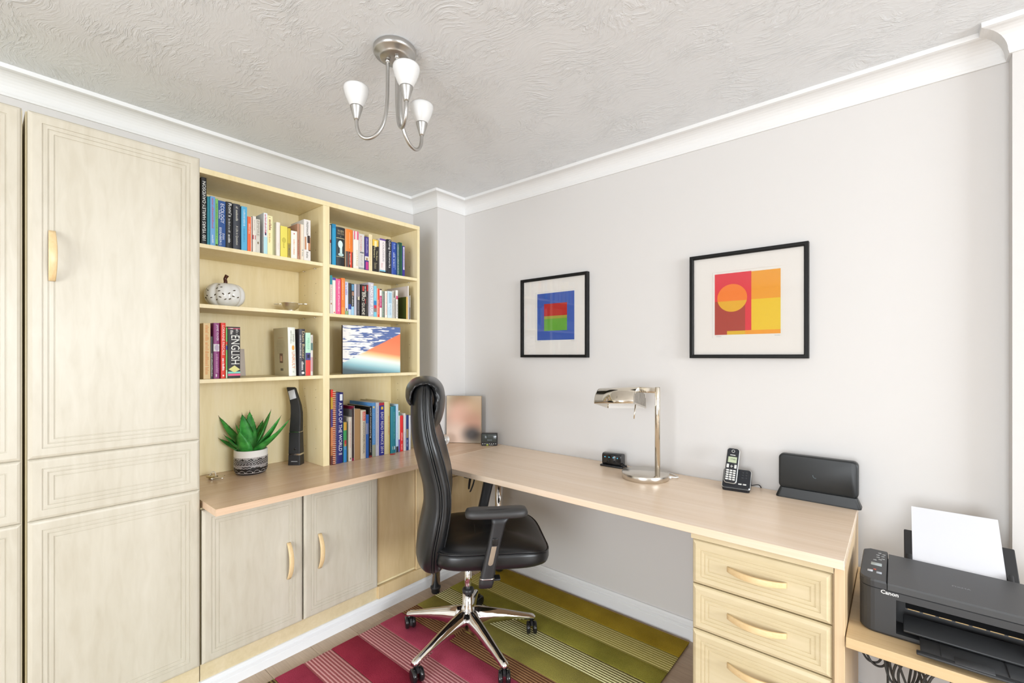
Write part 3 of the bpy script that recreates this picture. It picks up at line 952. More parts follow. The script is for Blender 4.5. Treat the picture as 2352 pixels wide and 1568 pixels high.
rowbooks(ZD, -.190, GD, [
 (-.9609, -.9484, .195, .14, '#efe9df', False, [('b', .76, 1, '#2a9aa8'), ('t', 'ITALIAN', .36, .74, .5, .6, '#e8ac98', 'd'), ('o', .24, .28, .3, .8, '#b8845a')], 'slim ivory book with teal top' + MR),
 (-.9474, -.9305, .185, .14, '#f0ebe0', False, [('b', .93, 1, '#4a4aa8'), ('e', .04, .6, .0035, .0035, '#e05a48')], 'plain white book with blue tip and red dot' + MR),
 (-.9295, -.9027, .181, .15, '#e45f8e', False, [('t', 'Handbook of Leadership', .08, .94, .6, .38, '#fbeaf0', 'd')], 'hot pink book with white lettering' + MR),
 (-.8999, -.8788, .189, .16, '#f5853a', False, [('b', .0, .2, '#f39a4c'), ('s', .4, .95, .45, .3, '#fac89c'), ('o', 0, 1, 0, .1, '#f0552a')], 'orange paperback beside the pink book' + MR),
 (-.8773, -.8601, .172, .14, '#d9d6e2', False, [('s', .6, .97, .4, .6, '#7a62b8'), ('b', .0, .12, '#8fae7c'), ('o', .12, .2, .2, .6, '#7a4a42'), ('o', .3, 1, .7, 1, '#c2d4e4')], 'lilac white book with purple print' + MR),
 (-.8590, -.8427, .168, .15, '#3a3430', False, [('b', .0, .18, '#c5d2e2'), ('b', .18, .34, '#32489a')], 'brown black book with pale blue foot' + MR),
 (-.8423, -.8265, .166, .15, '#20242e', False, [('o', .78, .98, .1, .95, '#5f93b4'), ('o', .62, .75, .2, .95, '#a8826a'), ('s', .3, .6, .5, .4, '#e8e4da'), ('b', .0, .28, '#9fc8e2')], 'dark navy book with blue pictures' + MR),
 (-.8254, -.8117, .167, .16, '#c3c1cc', False, [], 'plain lavender grey book' + MR),
 (-.8094, -.7917, .168, .15, '#4c474a', False, [('b', .6, 1, '#8d8488'), ('o', .5, .62, .2, .9, '#c9bfa6'), ('s', .06, .45, .4, .3, '#a8a4a4')], 'dark grey book with paler upper half' + MR),
 (-.7852, -.7528, .168, .19, '#26201e', False, [('t', 'BIRD GUIDE', .04, .76, .42, .5, '#efe8d8', 'd'), ('o', .8, .96, .25, .55, '#c94a44'), ('s', .62, .96, .8, .25, '#ece6da'), ('s', .4, .55, .82, .2, '#c94a44')], 'black book titled BIRD GUIDE' + MR),
 (-.7524, -.7409, .171, .17, '#3a3432', False, [('o', .8, 1, .1, .9, '#b02c2c'), ('s', .1, .6, .5, .4, '#7a706c')], 'slim dark book with red head beside the bird guide' + MR),
 (-.7405, -.7079, .186, .22, '#c4c0ca', False, [('t', 'ROAD TRIP USA', .06, .95, .6, .5, '#fbfaf6', 'd'), ('s', .1, .9, .15, .15, '#a7a2b0')], 'thick silver grey book titled ROAD TRIP' + MR),
 (-.7067, -.6895, .171, .14, '#7fcbe0', False, [('b', .38, .52, '#2f86c2'), ('b', .28, .38, '#d0344a'), ('b', .16, .28, '#8a7a70'), ('s', .6, .9, .6, .3, '#bfe6f0')], 'cyan book with red and blue bands' + MR),
 (-.6883, -.6709, .159, .14, '#e8573a', False, [('o', 0, 1, 0, .22, '#f3e8da'), ('s', .1, .6, .6, .3, '#f3d0c2')], 'vermilion paperback with cream edge' + MR),
 (-.6697, -.6559, .158, .14, '#f1ece8', False, [('b', .34, .76, '#c7407a'), ('b', .96, 1, '#3a1a1c'), ('s', .4, .72, .5, .4, '#efb8cc')], 'white book with magenta middle' + MR),
 (-.6546, -.6420, .148, .13, '#8f9f90', False, [('s', .1, .9, .5, .4, '#d0d8cc'), ('o', 0, 1, .85, 1, '#3a4038')], 'sage green slim book' + MR),
 (-.6356, -.6203, .150, .13, '#f3ede2', False, [('s', .1, .92, .55, .35, '#e2806a')], 'ivory paperback with thin red print' + MR),
 (-.6177, -.5878, .152, .14, '#cfe4ee', False, [('o', .55, .95, .25, .85, '#9fc4d8'), ('s', .1, .5, .6, .3, '#8fb4cc'), ('s', .1, .4, .25, .2, '#a4c8da')], 'pale blue book with blue block' + MR),
 (-.5865, -.5770, .157, .15, '#d2ccc2', False, [('s', .1, .9, .5, .4, '#8d867c')], 'grey white magazine with small print' + MR),
 (-.5765, -.5681, .118, .15, '#c9c4ba', False, [('s', .1, .9, .5, .4, '#7d786e')], 'short thin grey pamphlet' + MR),
 (-.5614, -.5481, .163, .16, '#efece6', False, [('b', .68, .80, '#d8437a'), ('s', .05, .62, .5, .5, '#5a5654')], 'white book with pink band and dark print' + MR),
 (-.4908, -.4783, .132, .13, '#d0a85c', False, [('c', .0, 1, 0, 1, '#3f4a16')], 'short book with dark green cover and gold spine' + MR),
 (-.4778, -.4722, .197, .21, '#f2f0ee', False, [('c', .0, 1, 0, 1, '#d6cbc4')], 'tall thin white folder near the right end' + MR),
 (-.4685, -.4601, .142, .16, '#8f8d8c', False, [('o', .5, 1, .2, .9, '#c9c8c6')], 'thin grey booklet, last' + MR),
])
MW = ' standing on the worktop'
rowbooks(.7502, -.178, GE, [
 (-.9635, -.9500, .380, .22, '#a8683c', False, [('b', .9, 1, '#d5301f'), ('b', .74, .9, '#b89228'), ('b', .5, .74, '#4a3a78'), ('b', .25, .5, '#c47a4a'), ('b', .0, .12, '#5a2a2c')], 'tallest spiral bound book against the divider' + MW),
 (-.9357, -.8931, .363, .235, '#23236e', True, [('t', 'ATLAS OF THE WORLD II', .12, .86, .58, .42, '#f0f0f4', 'd'), ('o', .885, .975, .5, .85, '#dfe4ea')], 'tall navy atlas with white title' + MW),
 (-.8928, -.8756, .207, .19, '#3f9a5a', False, [('b', .8, 1, '#d0a040'), ('b', .0, .4, '#2f86c8'), ('o', .4, .55, .2, .9, '#b83a42'), ('s', .3, .45, .5, .4, '#cbd05a')], 'colourful green blue and gold book' + MW),
 (-.8649, -.8462, .231, .20, '#dcd5c8', False, [('s', .3, .9, .5, .3, '#c98a84'), ('c', 0, 1, 0, 1, '#b8afa0'), ('c', .2, .5, .7, .88, '#5c3a3a'), ('o', .04, .08, .4, .7, '#8a6a5a')], 'short cream book with red print' + MW),
 (-.8456, -.8316, .288, .23, '#3a2c2e', False, [('b', .96, 1, '#7a1234'), ('b', .0, .05, '#8c1440'), ('c', 0, 1, 0, .94, '#6d6a68'), ('c', 0, 1, .94, 1, '#7a1234'), ('s', .3, .8, .5, .4, '#6a5a5c'), ('o', 0, 1, .85, 1, '#d8d4d0')], 'thin dark book with crimson ends and grey cover' + MW),
 (-.8310, -.7976, .269, .21, '#b08c62', False, [], 'plain brown card slipcase' + MW),
 (-.7945, -.7612, .260, .21, '#ddd2be', True, [('o', .78, .97, .35, .85, '#dc5a50'), ('t', 'WOODWORKERS MANUAL', .10, .76, .55, .36, '#6d6658', 'd'), ('s', .8, .95, .6, .25, '#f0c8c0')], 'beige manual with red title block' + MW),
 (-.7606, -.7458, .234, .20, '#2f66b8', False, [('o', .55, .8, .0, .8, '#d0c8b8')], 'mid blue slim book' + MW),
 (-.7448, -.7257, .276, .22, '#141214', False, [('t', 'world mountaineering', .38, .98, .5, .55, '#f2f2f0', 'd'), ('s', .1, .34, .5, .3, '#b8b4b0'), ('b', .0, .035, '#8c2a22')], 'black book titled world mountaineering' + MW),
 (-.7250, -.7033, .295, .23, '#5f9ee0', False, [('b', .0, .22, '#a8b09c'), ('t', 'DISCOVER ITALIAN', .26, .8, .5, .45, '#8fc4f2', 'd'), ('o', .9, .935, .2, .7, '#e6d890')], 'sky blue guide book with green grey foot' + MW),
 (-.7026, -.6816, .294, .20, '#d3d4e2', False, [('s', .2, .92, .5, .35, '#a8aabc')], 'pale lavender white book' + MW),
 (-.6809, -.6487, .291, .22, '#26309c', False, [('b', .95, 1, '#c02c3c'), ('o', .87, .925, .35, .8, '#e8c440'), ('t', 'EASY READ FRANCE 2014', .04, .82, .58, .52, '#f6f6f8', 'd')], 'navy road atlas with red head and white title' + MW),
 (-.6477, -.6106, .295, .24, '#e6dba8', True, [('t', 'READER\u2019S DIGEST', .36, .72, .78, .2, '#d98a5a', 'd'), ('o', 0, 1, .84, 1, '#cdb462')], 'thick pale yellow book' + MW),
 (-.6046, -.5705, .264, .21, '#1c7f92', True, [('o', .07, .14, .3, .8, '#e2e6e0'), ('s', .3, .88, .65, .22, '#5fae9c')], 'teal hardback with small white label' + MW),
 (-.5698, -.5546, .275, .20, '#b5d4ee', False, [('b', .0, .12, '#2a2a36'), ('s', .3, .7, .5, .3, '#e2f0fa')], 'light blue slim book' + MW),
 (-.5532, -.5430, .236, .19, '#d8dfd8', False, [('o', .88, .97, .1, .9, '#3f8a72'), ('b', .0, .3, '#6a5ab0')], 'thin white and purple booklet' + MW),
 (-.5419, -.5217, .206, .17, '#e02a2c', False, [('s', .3, .52, .6, .35, '#f6d6d0'), ('s', .05, .2, .6, .35, '#f6d6d0')], 'bright red paperback' + MW),
 (-.5180, -.5039, .217, .18, '#d2d0cc', False, [('s', .1, .5, .7, .3, '#7a6aa0')], 'white grey slim booklet beside the red paperback' + MW),
 (-.5032, -.4821, .206, .17, '#22366e', False, [('o', .35, .6, .2, .9, '#8a7a5c'), ('o', .0, 1, 0, .12, '#c8cfe0'), ('s', .1, .3, .5, .3, '#aab8d8')], 'dark blue book half hidden by the chair' + MW),
 (-.4806, -.4669, .201, .17, '#cfd2d6', False, [('o', 0, 1, .5, .65, '#8f94a0')], 'pale grey booklet hidden by the chair back' + MW),
])
# comb binding of the spiral bound book
sp = [o for o in bpy.data.objects if o.get('label', '').startswith('tallest spiral')][0]
comb = None
for i in range(38):
    z = .008 + i * .0098
    if comb is None:
        mb = MB()
        mb.tube([(.004 + .0105 * math.cos(a) - .004, .012 + .008 * math.sin(a), 0) for a in [math.radians(d) for d in range(-150, 151, 30)]], .0017, 5)
        comb = mb.build('comb_ring', M('#e8d8b8', .45), sp, (0, 0, z))
    else:
        copy_part(comb, sp, (0, 0, z))
MB().box(-.2, .003, .0066, .0175, .001, .372).build('comb_core', M('#a83a22', .5), sp)

# loose cover standing behind the ENGLISH book, leaning on the back panel
o = MB().rbox(-.0015, .0015, 0, .085, 0, .130, .0008, 1).build('booklet', M('#c8bdb4', .6))
o.location = (-.385, -1.366, ZB + .0012)
o.rotation_euler = (0, math.radians(-7), math.radians(4))
tag(o, 'grey booklet leaning behind the thick ENGLISH book', 'booklet')
# @@REST@@
# ------------------------------------------------------------------ framed prints
M_FRAME = mat('black_frame', (0.006, 0.006, 0.006), 0.5, 0, 0.25)
M_MATB = mat('cream_mount', (0.90, 0.855, 0.80), 0.8)

def quad_y(pts, y, m, name, parent):
    return MB().add([(p[0], y, p[1]) for p in pts], [tuple(range(len(pts)))]).build(name, m, parent, fix=False)

def rect(x0, x1, z0, z1):
    return [(x0, z0), (x1, z0), (x1, z1), (x0, z1)]

def framed(label, cx, cz, w, h, fw, fd):
    t = thing('framed_print', label, 'picture', (cx, 0, cz))
    mb = MB()
    a, b = w / 2, h / 2
    prof = [(0, -.002), (0, -fd), (.003, -fd - .001), (fw - .003, -fd - .001), (fw, -fd + .002), (fw, -.002)]
    cs = [(-1, -1), (1, -1), (1, 1), (-1, 1)]
    rings = [[(sx * (a - i), y, sz * (b - i)) for i, y in prof] for sx, sz in cs]
    rings.append(rings[0])
    mb.loft(rings, smooth=False, cap=False)
    mb.build('frame', M_FRAME, t)
    MB().box(-a + fw * .5, a - fw * .5, -.006, -.002, -b + fw * .5, b - fw * .5).build('backing', M('#6b5a48', .8), t)
    return t

FR = .0155
for which in (0, 1):
    if which == 0:
        t = framed('black framed print of a red and green square on blue', .5235, 1.5225, .456, .459, FR, .027)
        ox, oz = .5235, 1.5225
        mx0, mx1, mz0, mz1 = .397, .669, 1.381, 1.669
    else:
        t = framed('black framed print of an orange circle on red and yellow', 1.5155, 1.5215, .457, .459, FR, .027)
        ox, oz = 1.5155, 1.5215
        mx0, mx1, mz0, mz1 = 1.382, 1.653, 1.380, 1.670
    a = .456 / 2 - FR * .5
    X0, X1, Z0, Z1 = mx0 - ox, mx1 - ox, mz0 - oz, mz1 - oz
    mb = MB()
    mb.box(-a, X0, -.0115, -.0095, -a, a)
    mb.box(X1, a, -.0115, -.0095, -a, a)
    mb.box(X0, X1, -.0115, -.0095, -a, Z0)
    mb.box(X0, X1, -.0115, -.0095, Z1, a)
    mb.build('mount', M_MATB, t)
    MB().box(X0 - .01, X1 + .01, -.0092, -.0070, Z0 - .01, Z1 + .01).build('print_paper', M('#f2efe8', .8), t)
    def P(name, x0, x1, z0, z1, col, lvl):
        quad_y(rect(x0 - ox, x1 - ox, z0 - oz, z1 - oz), -.0094 - .00015 * lvl, M(col, .6), name, t)
    if which == 0:
        P('blue_field', .408, .661, 1.392, 1.660, '#3a5fb5', 0)
        P('red_block', .457, .614, 1.529, 1.599, '#c2201f', 1)
        P('olive_strip', .457, .614, 1.513, 1.529, '#a5a63c', 1)
        P('green_block', .457, .614, 1.445, 1.513, '#69ad38', 1)
        sig = ((.412, 1.386), (.640, 1.386))
    else:
        P('red_field', 1.391, 1.538, 1.394, 1.661, '#e52f3d', 0)
        P('brown_block', 1.391, 1.514, 1.394, 1.540, '#b23c28', 1)
        P('orange_block', 1.538, 1.646, 1.541, 1.659, '#f3a41c', 0)
        P('yellow_block', 1.538, 1.646, 1.394, 1.541, '#f2cb1e', 0)
        P('yellow_bar', 1.442, 1.514, 1.394, 1.410, '#e6b91c', 2)
        P('orange_bar', 1.514, 1.646, 1.394, 1.411, '#f5a01e', 2)
        R = .060
        cx, cz = 1.462 - ox, 1.553 - oz
        zs = 1.540 - oz - cz
        a0 = math.asin(zs / R)
        up = [(cx + R * math.cos(a0 + (PI - 2 * a0) * i / 24), cz + R * math.sin(a0 + (PI - 2 * a0) * i / 24)) for i in range(25)]
        dn = [(cx + R * math.cos(PI - a0 + (PI + 2 * a0) * i / 24), cz + R * math.sin(PI - a0 + (PI + 2 * a0) * i / 24)) for i in range(25)]
        quad_y(up, -.0099, M('#f98420', .6), 'orange_half_circle', t)
        quad_y(dn, -.0099, M('#edb31e', .6), 'yellow_half_circle', t)
        sig = ((1.398, 1.387), (1.625, 1.387))
    for sx, sz in sig:
        marks(M('#8d8a86', .7), t, (sx + .01 - ox, -.0096, sz - oz), (1, 0, 0), (0, 0, 1), .022, .0022, 'signature')
    MB().box(-a, a, -.0165, -.0150, -a, a).build('glass', M_GLASS, t)

# ------------------------------------------------------------------ ceiling light
t = thing('ceiling_light', 'brushed steel ceiling light with three white glass shades', 'ceiling light', (.729, -1.223, 2.325), math.radians(40.16))
MB().lathe([(0, -.001), (.066, -.001), (.070, -.006), (.070, -.018), (.066, -.024), (.052, -.028), (.050, -.034), (.046, -.037), (0, -.038)], 40).build('ceiling_rose', M_BRUSH, t)
M_SHADE = mat('opal_glass', (0.84, 0.84, 0.83), 0.25, trans=0.15)
for k, ang in enumerate((180, 58, -60)):
    a = math.radians(ang)
    ca, sa = math.cos(a), math.sin(a)
    path2 = [(.024, -.030), (.024, -.10), (.025, -.165), (.030, -.217), (.043, -.262), (.067, -.291), (.095, -.299), (.116, -.287), (.126, -.262), (.128, -.234)]
    pts = smooth_path([(r * ca, r * sa, z) for r, z in path2], 5)
    arm = MB().tube(pts, .0060, 10).build('arm', M_BRUSH, t)
    MB().lathe([(0, -.036), (.008, -.036), (.008, -.048), (0, -.048)], 12, c=(.024 * ca, .024 * sa, 0)).build('arm_collar', M_BRUSH, arm)
    hx, hy = .128 * ca, .128 * sa
    MB().lathe([(0, -.238), (.0075, -.238), (.0095, -.232), (.0205, -.196), (.0208, -.193), (0, -.193)], 24, c=(hx, hy, 0)).build('shade_holder', mat('satin_steel', (0.50, 0.49, 0.47), 0.36, 1.0), arm)
    MB().lathe([(.015, -.197), (.0200, -.193), (.0285, -.176), (.036, -.158), (.0405, -.142), (.0408, -.134), (.0395, -.129), (.0375, -.129), (.0388, -.134), (.0385, -.142), (.034, -.158), (.0265, -.176), (.016, -.192)], 32, c=(hx, hy, 0), cap=False).build('glass_shade', M_SHADE, arm)
    MB().lathe([(0, -.193), (.010, -.193), (.012, -.172), (.016, -.158), (.012, -.146), (0, -.142)], 16, c=(hx, hy, 0)).build('bulb', M('#f2efe6', .3), arm)

# ------------------------------------------------------------------ rug
RUGZ = .012
t = thing('rug', 'striped wool rug in olive green, brown, crimson and pink', 'rug', (.70, -.92, 0))
RX0, RX1 = .102, 1.293

def rug_material(name, c1, c2, ribbed, ribs=0):
    m = mat(name, c1, 0.95, 0, 0.15)
    mp = coords(m)
    nz = N(m, 'ShaderNodeTexNoise')
    nz.inputs['Scale'].default_value = 260
    nz.inputs['Detail'].default_value = 3
    L(m, mp, 'Vector', nz, 'Vector')
    lg = N(m, 'ShaderNodeTexNoise')
    lg.inputs['Scale'].default_value = 7
    lg.inputs['Detail'].default_value = 3
    L(m, mp, 'Vector', lg, 'Vector')
    if ribbed:
        sp = N(m, 'ShaderNodeSeparateXYZ')
        L(m, mp, 'Vector', sp, 0)
        mu = N(m, 'ShaderNodeMath', operation='MULTIPLY')
        mu.inputs[1].default_value = 2 * PI * ribs
        L(m, sp, 'Y', mu, 0)
        sn = N(m, 'ShaderNodeMath', operation='SINE')
        L(m, mu, 0, sn, 0)
        ad = N(m, 'ShaderNodeMath', operation='MULTIPLY_ADD')
        L(m, nz, 'Fac', ad, 0)
        ad.inputs[1].default_value = 1.6
        L(m, sn, 0, ad, 2)
        r = ramp(m, [(0.35, c2), (0.75, c1)])
        mr = N(m, 'ShaderNodeMapRange')
        mr.inputs['From Min'].default_value = -.6
        mr.inputs['From Max'].default_value = 2.2
        L(m, ad, 0, mr, 'Value')
        L(m, mr, 'Result', r, 'Fac')
        hsrc = (mr, 'Result')
        L(m, r, 'Color', bsdf(m), 'Base Color')
    else:
        ad = N(m, 'ShaderNodeMath', operation='MULTIPLY_ADD')
        L(m, nz, 'Fac', ad, 0)
        ad.inputs[1].default_value = 0.5
        s2 = N(m, 'ShaderNodeMath', operation='MULTIPLY')
        s2.inputs[1].default_value = 0.5
        L(m, lg, 'Fac', s2, 0)
        L(m, s2, 0, ad, 2)
        r = ramp(m, [(0.38, c2), (0.62, c1)])
        L(m, ad, 0, r, 'Fac')
        L(m, r, 'Color', bsdf(m), 'Base Color')
        hsrc = (nz, 'Fac')
    bp = N(m, 'ShaderNodeBump')
    bp.inputs['Strength'].default_value = 0.5
    bp.inputs['Distance'].default_value = 0.003
    L(m, hsrc[0], hsrc[1], bp, 'Height')
    L(m, bp, 'Normal', bsdf(m), 'Normal')
    return m

MB().rbox(RX0 - .70 + .002, RX1 - .70 - .002, -1.80 + .92 + .002, -.045 + .92 - .002, .0005, .007, .002, 1).build('backing', M('#7a6a50', .95), t)
stripes = [(-.045, '#a58c28', '#877018', 0), (-.176, '#dcd08c', '#989048', 70), (-.301, '#a19b42', '#7f7b30', 0), (-.412, '#f9f9be', '#756b42', 75), (-.524, '#9e9548', '#7e763c', 0),
           (-.640, '#ab8259', '#64402d', 80), (-.737, '#bc5068', '#9e3c52', 0), (-.862, '#dea6a6', '#a05a60', 75), (-.982, '#a53449', '#882339', 0), (-1.109, '#e2aaaa', '#a85c60', 75),
           (-1.234, '#b03e58', '#942e48', 0), (-1.350, '#97834f', '#503a29', 80), (-1.465, '#a19b42', '#7f7b30', 0), (-1.58, '#f9f9be', '#756b42', 75), (-1.69, '#a58c28', '#877018', 0), (-1.80,)]
for i in range(len(stripes) - 1):
    ya, c1, c2, rb = stripes[i]
    yb = stripes[i + 1][0]
    m = rug_material('rug_stripe_%d' % i, c1, c2, rb > 0, rb)
    zt = RUGZ - (.0018 if rb else 0)
    MB().rbox(RX0 - .70, RX1 - .70, yb + .92 + .0004, ya + .92 - .0004, .007, zt, .0022, 2).build('stripe', m, t)

# ------------------------------------------------------------------ office chair
CH = thing('office_chair', 'high-backed black leather swivel chair with chrome five-star base', 'chair', (.533, -.692, RUGZ), math.radians(47))

# backrest: lofted cross-sections from bottom to top. (z, s_back, s_front, half width)
BK = [(.385, -.172, -.150, .150), (.400, -.212, -.125, .195), (.440, -.228, -.112, .222), (.500, -.226, -.108, .236), (.580, -.212, -.092, .242), (.660, -.197, -.082, .238), (.740, -.200, -.084, .236),
      (.820, -.220, -.100, .238), (.900, -.238, -.122, .244), (.980, -.249, -.146, .234), (1.060, -.251, -.158, .220), (1.110, -.249, -.160, .208), (1.145, -.243, -.163, .194), (1.168, -.228, -.172, .168)]
BK = [(a, b, c, d * .865) for a, b, c, d in BK]
NS = 40

def back_ring(zb, s0, s1, hw, part):
    """part 'shell': rear half; 'cushion': front half; both curve forward at the sides like a bucket"""
    pts = []
    sm = (s0 + s1) / 2
    half = (s1 - s0) / 2
    wrap = 0.030 * min(1.0, hw / .24)
    n = NS // 2
    if part == 'shell':
        for i in range(n + 1):
            a = PI / 2 + PI * i / n          # +w side round the rear to -w side
            c, s = math.cos(a), math.sin(a)
            wv = hw * math.copysign(abs(s) ** 0.55, s)
            sv = sm + half * math.copysign(abs(c) ** 0.8, c)
            pts.append((sv + wrap * (wv / hw) ** 2, wv, zb))
        for i in range(n + 1):
            f = -1 + 2 * i / n
            wv = f * (hw - .004)
            pts.append((sm - .004 + wrap * f * f, wv, zb))
    else:
        h2 = hw - .003
        for i in range(n + 1):
            a = -PI / 2 + PI * i / n
            c, s = math.cos(a), math.sin(a)
            wv = h2 * math.copysign(abs(s) ** 0.55, s)
            sv = sm + half * math.copysign(abs(c) ** 0.6, c)
            pts.append((sv + wrap * (wv / hw) ** 2, wv, zb))
        for i in range(n + 1):
            f = 1 - 2 * i / n
            wv = f * (h2 - .003)
            pts.append((sm - .002 + wrap * f * f, wv, zb))
    return pts

def interp_back(n=4):
    out = []
    for i in range(len(BK) - 1):
        P = [BK[max(i - 1, 0)], BK[i], BK[i + 1], BK[min(i + 2, len(BK) - 1)]]
        for k in range(n):
            t = k / n
            out.append(tuple(0.5 * ((2 * P[1][j]) + (P[2][j] - P[0][j]) * t + (2 * P[0][j] - 5 * P[1][j] + 4 * P[2][j] - P[3][j]) * t * t + (3 * P[1][j] - P[0][j] - 3 * P[2][j] + P[3][j]) * t ** 3) for j in range(4)))
    out.append(BK[-1])
    return out

ib = interp_back()
bs = MB().loft([back_ring(*r, 'shell') for r in ib]).build('backrest_shell', M_LEATHER, CH)
bcush = MB().loft([back_ring(*r, 'cushion') for r in ib]).build('backrest_cushion', M_LEATHER, CH)
# seams: piping between shell and cushion on both sides, and a bolster seam on the front
def back_at(z):
    for a, b in zip(ib[:-1], ib[1:]):
        if a[0] <= z <= b[0]:
            t = (z - a[0]) / (b[0] - a[0])
            return [a[j] + (b[j] - a[j]) * t for j in range(4)]
    return list(ib[-1])
for sgn in (-1, 1):
    pts = []
    for r in ib[2:-1]:
        pts.append(((r[1] + r[2]) / 2 + .030 * min(1, r[3] / .24), sgn * (r[3] + .001), r[0]))
    MB().tube(pts, .0035, 6).build('piping', M_LEATHER, bs)
    pts = []
    for r in ib[2:-6]:
        sm, half = (r[1] + r[2]) / 2, (r[2] - r[1]) / 2
        w = r[3] * .86
        c = math.sqrt(max(0, 1 - (.86 ** (1 / .55)) ** 2))
        pts.append((sm + half * c ** .6 + .030 * min(1, r[3] / .24) * .74 + .0005, sgn * w, r[0]))
    MB().tube(pts, .0028, 6).build('bolster_seam', M_BLACKP, bcush)
# headrest pad: a separate padded wrap over the top with gathered edges
rings = []
hp0 = [(.985, -.146, .008, .128), (.998, -.136, .026, .144), (1.03, -.128, .034, .152), (1.07, -.124, .041, .156), (1.11, -.125, .044, .156), (1.142, -.133, .046, .153), (1.166, -.148, .042, .148), (1.180, -.166, .036, .150), (1.186, -.195, .030, .144),
      (1.183, -.222, .028, .142), (1.172, -.244, .027, .142), (1.150, -.258, .026, .142), (1.122, -.263, .022, .140), (1.102, -.262, .016, .136), (1.092, -.258, .006, .128)]
hp = []
for i in range(len(hp0) - 1):
    Q = [hp0[max(i - 1, 0)], hp0[i], hp0[i + 1], hp0[min(i + 2, len(hp0) - 1)]]
    for k in range(3):
        u = k / 3
        hp.append(tuple(0.5 * ((2 * Q[1][j]) + (Q[2][j] - Q[0][j]) * u + (2 * Q[0][j] - 5 * Q[1][j] + 4 * Q[2][j] - Q[3][j]) * u * u + (3 * Q[1][j] - Q[0][j] - 3 * Q[2][j] + Q[3][j]) * u ** 3) for j in range(4)))
hp.append(hp0[-1])
path = [(s, z) for z, s, th, hw in hp]
def head_off(f, w):
    """the pad bulges forward in the middle at the front and hugs the shell behind"""
    front = max(0.0, min(1.0, 1.25 - f * 2.2))
    return (-.020 * front + .024 * (1 - front)) * (w / .15) ** 2, -.55 * w * w
for i, (z, s, th, hw) in enumerate(hp):
    a, b = path[max(i - 1, 0)], path[min(i + 1, len(path) - 1)]
    tx, tz = b[0] - a[0], b[1] - a[1]
    ln = math.hypot(tx, tz)
    nx, nz = tz / ln, -tx / ln
    ring = []
    for (e, w) in superellipse(th / 2, hw, 44, 2.8):
        ds, dz = head_off(i / len(hp), w)
        gather = .0020 * math.sin(w * 60 + i * 1.7) * (abs(w) / hw) ** 6
        ring.append((s + nx * e + ds + gather, w + gather, z + nz * e + dz))
    rings.append(ring)
hr = MB().loft(rings).build('headrest', M_LEATHER, CH)
for sgn in (-1, 1):
    pts = []
    for i, (z, s, th, hw) in enumerate(hp[2:-2]):
        ds, dz = head_off((i + 2) / len(hp), hw)
        pts.append((s + ds, sgn * (hw + .001), z + dz + .0015 * math.sin(i * 2.1)))
    MB().tube(pts, [.0040 + .0016 * math.sin(i * 1.9) for i in range(len(pts))], 8).build('gathered_edge', M_BLACKG, hr)

# seat cushion
def seat_ring(z, inset, drop):
    pts = []
    s0, s1, hw = -.150 + inset, .343 - inset * .8, .252 - inset
    for (a, b) in superellipse((s1 - s0) / 2, hw, 44, 4.5):
        s = (s0 + s1) / 2 + a
        zz = z
        if s > .20:
            zz -= drop * ((s - .20) / .143) ** 2
        zz -= .012 * (1 - (b / hw) ** 2) * (1 if drop > .02 else 0)
        if s > .1:
            s_ = s + .0
        pts.append((s, b, zz))
    return pts
zt = .505
st = MB()
st.loft([seat_ring(.440, .030, .0), seat_ring(.433, .012, .0), seat_ring(.440, .002, .002), seat_ring(.458, -.002, .008), seat_ring(.482, .0, .015), seat_ring(.500, .004, .022)])
seat_side = st.build('seat_side', M_LEATHER, CH)
top = MB()
top.loft([seat_ring(.4995, .002, .022), seat_ring(.506, .008, .024), seat_ring(.5125, .028, .026), seat_ring(.5155, .075, .028), seat_ring(.514, .15, .03), seat_ring(.512, .21, .03)])
seat = top.build('seat_cushion', M_LEATHER, CH)
pts = [(p[0], p[1], p[2]) for p in seat_ring(.5015, .001, .022)]
MB().tube(pts + pts[:2], .0030, 6, cap=False).build('piping', M_LEATHER, seat)
# a cross seam near the back of the seat
MB().tube([(.03, w, .5165 - .010 * (1 - (w / .25) ** 2) - .014 * (abs(w) / .25) ** 6) for w in [-.245 + .49 * i / 20 for i in range(21)]], .0022, 6).build('cross_seam', M_BLACKP, seat)
MB().rbox(-.10, .22, -.18, .18, .410, .445, .014, 3).build('seat_pan', M_BLACKP, CH)
MB().rbox(-.07, .10, -.075, .075, .375, .432, .012, 2).build('tilt_mechanism', M_BLACKP, CH)
MB().tube([(.04, -.07, .405), (.07, -.16, .402), (.09, -.215, .392)], .006, 8).build('height_lever', M_BLACKP, CH)
MB().rbox(.075, .125, -.235, -.195, .386, .394, .003, 2).build('lever_paddle', M_BLACKP, CH)
MB().lathe([(0, .33), (.021, .33), (.024, .345), (.024, .385), (0, .385)], 20, c=(.085, -.17, .03)).build('tension_knob', M_BLACKP, CH)
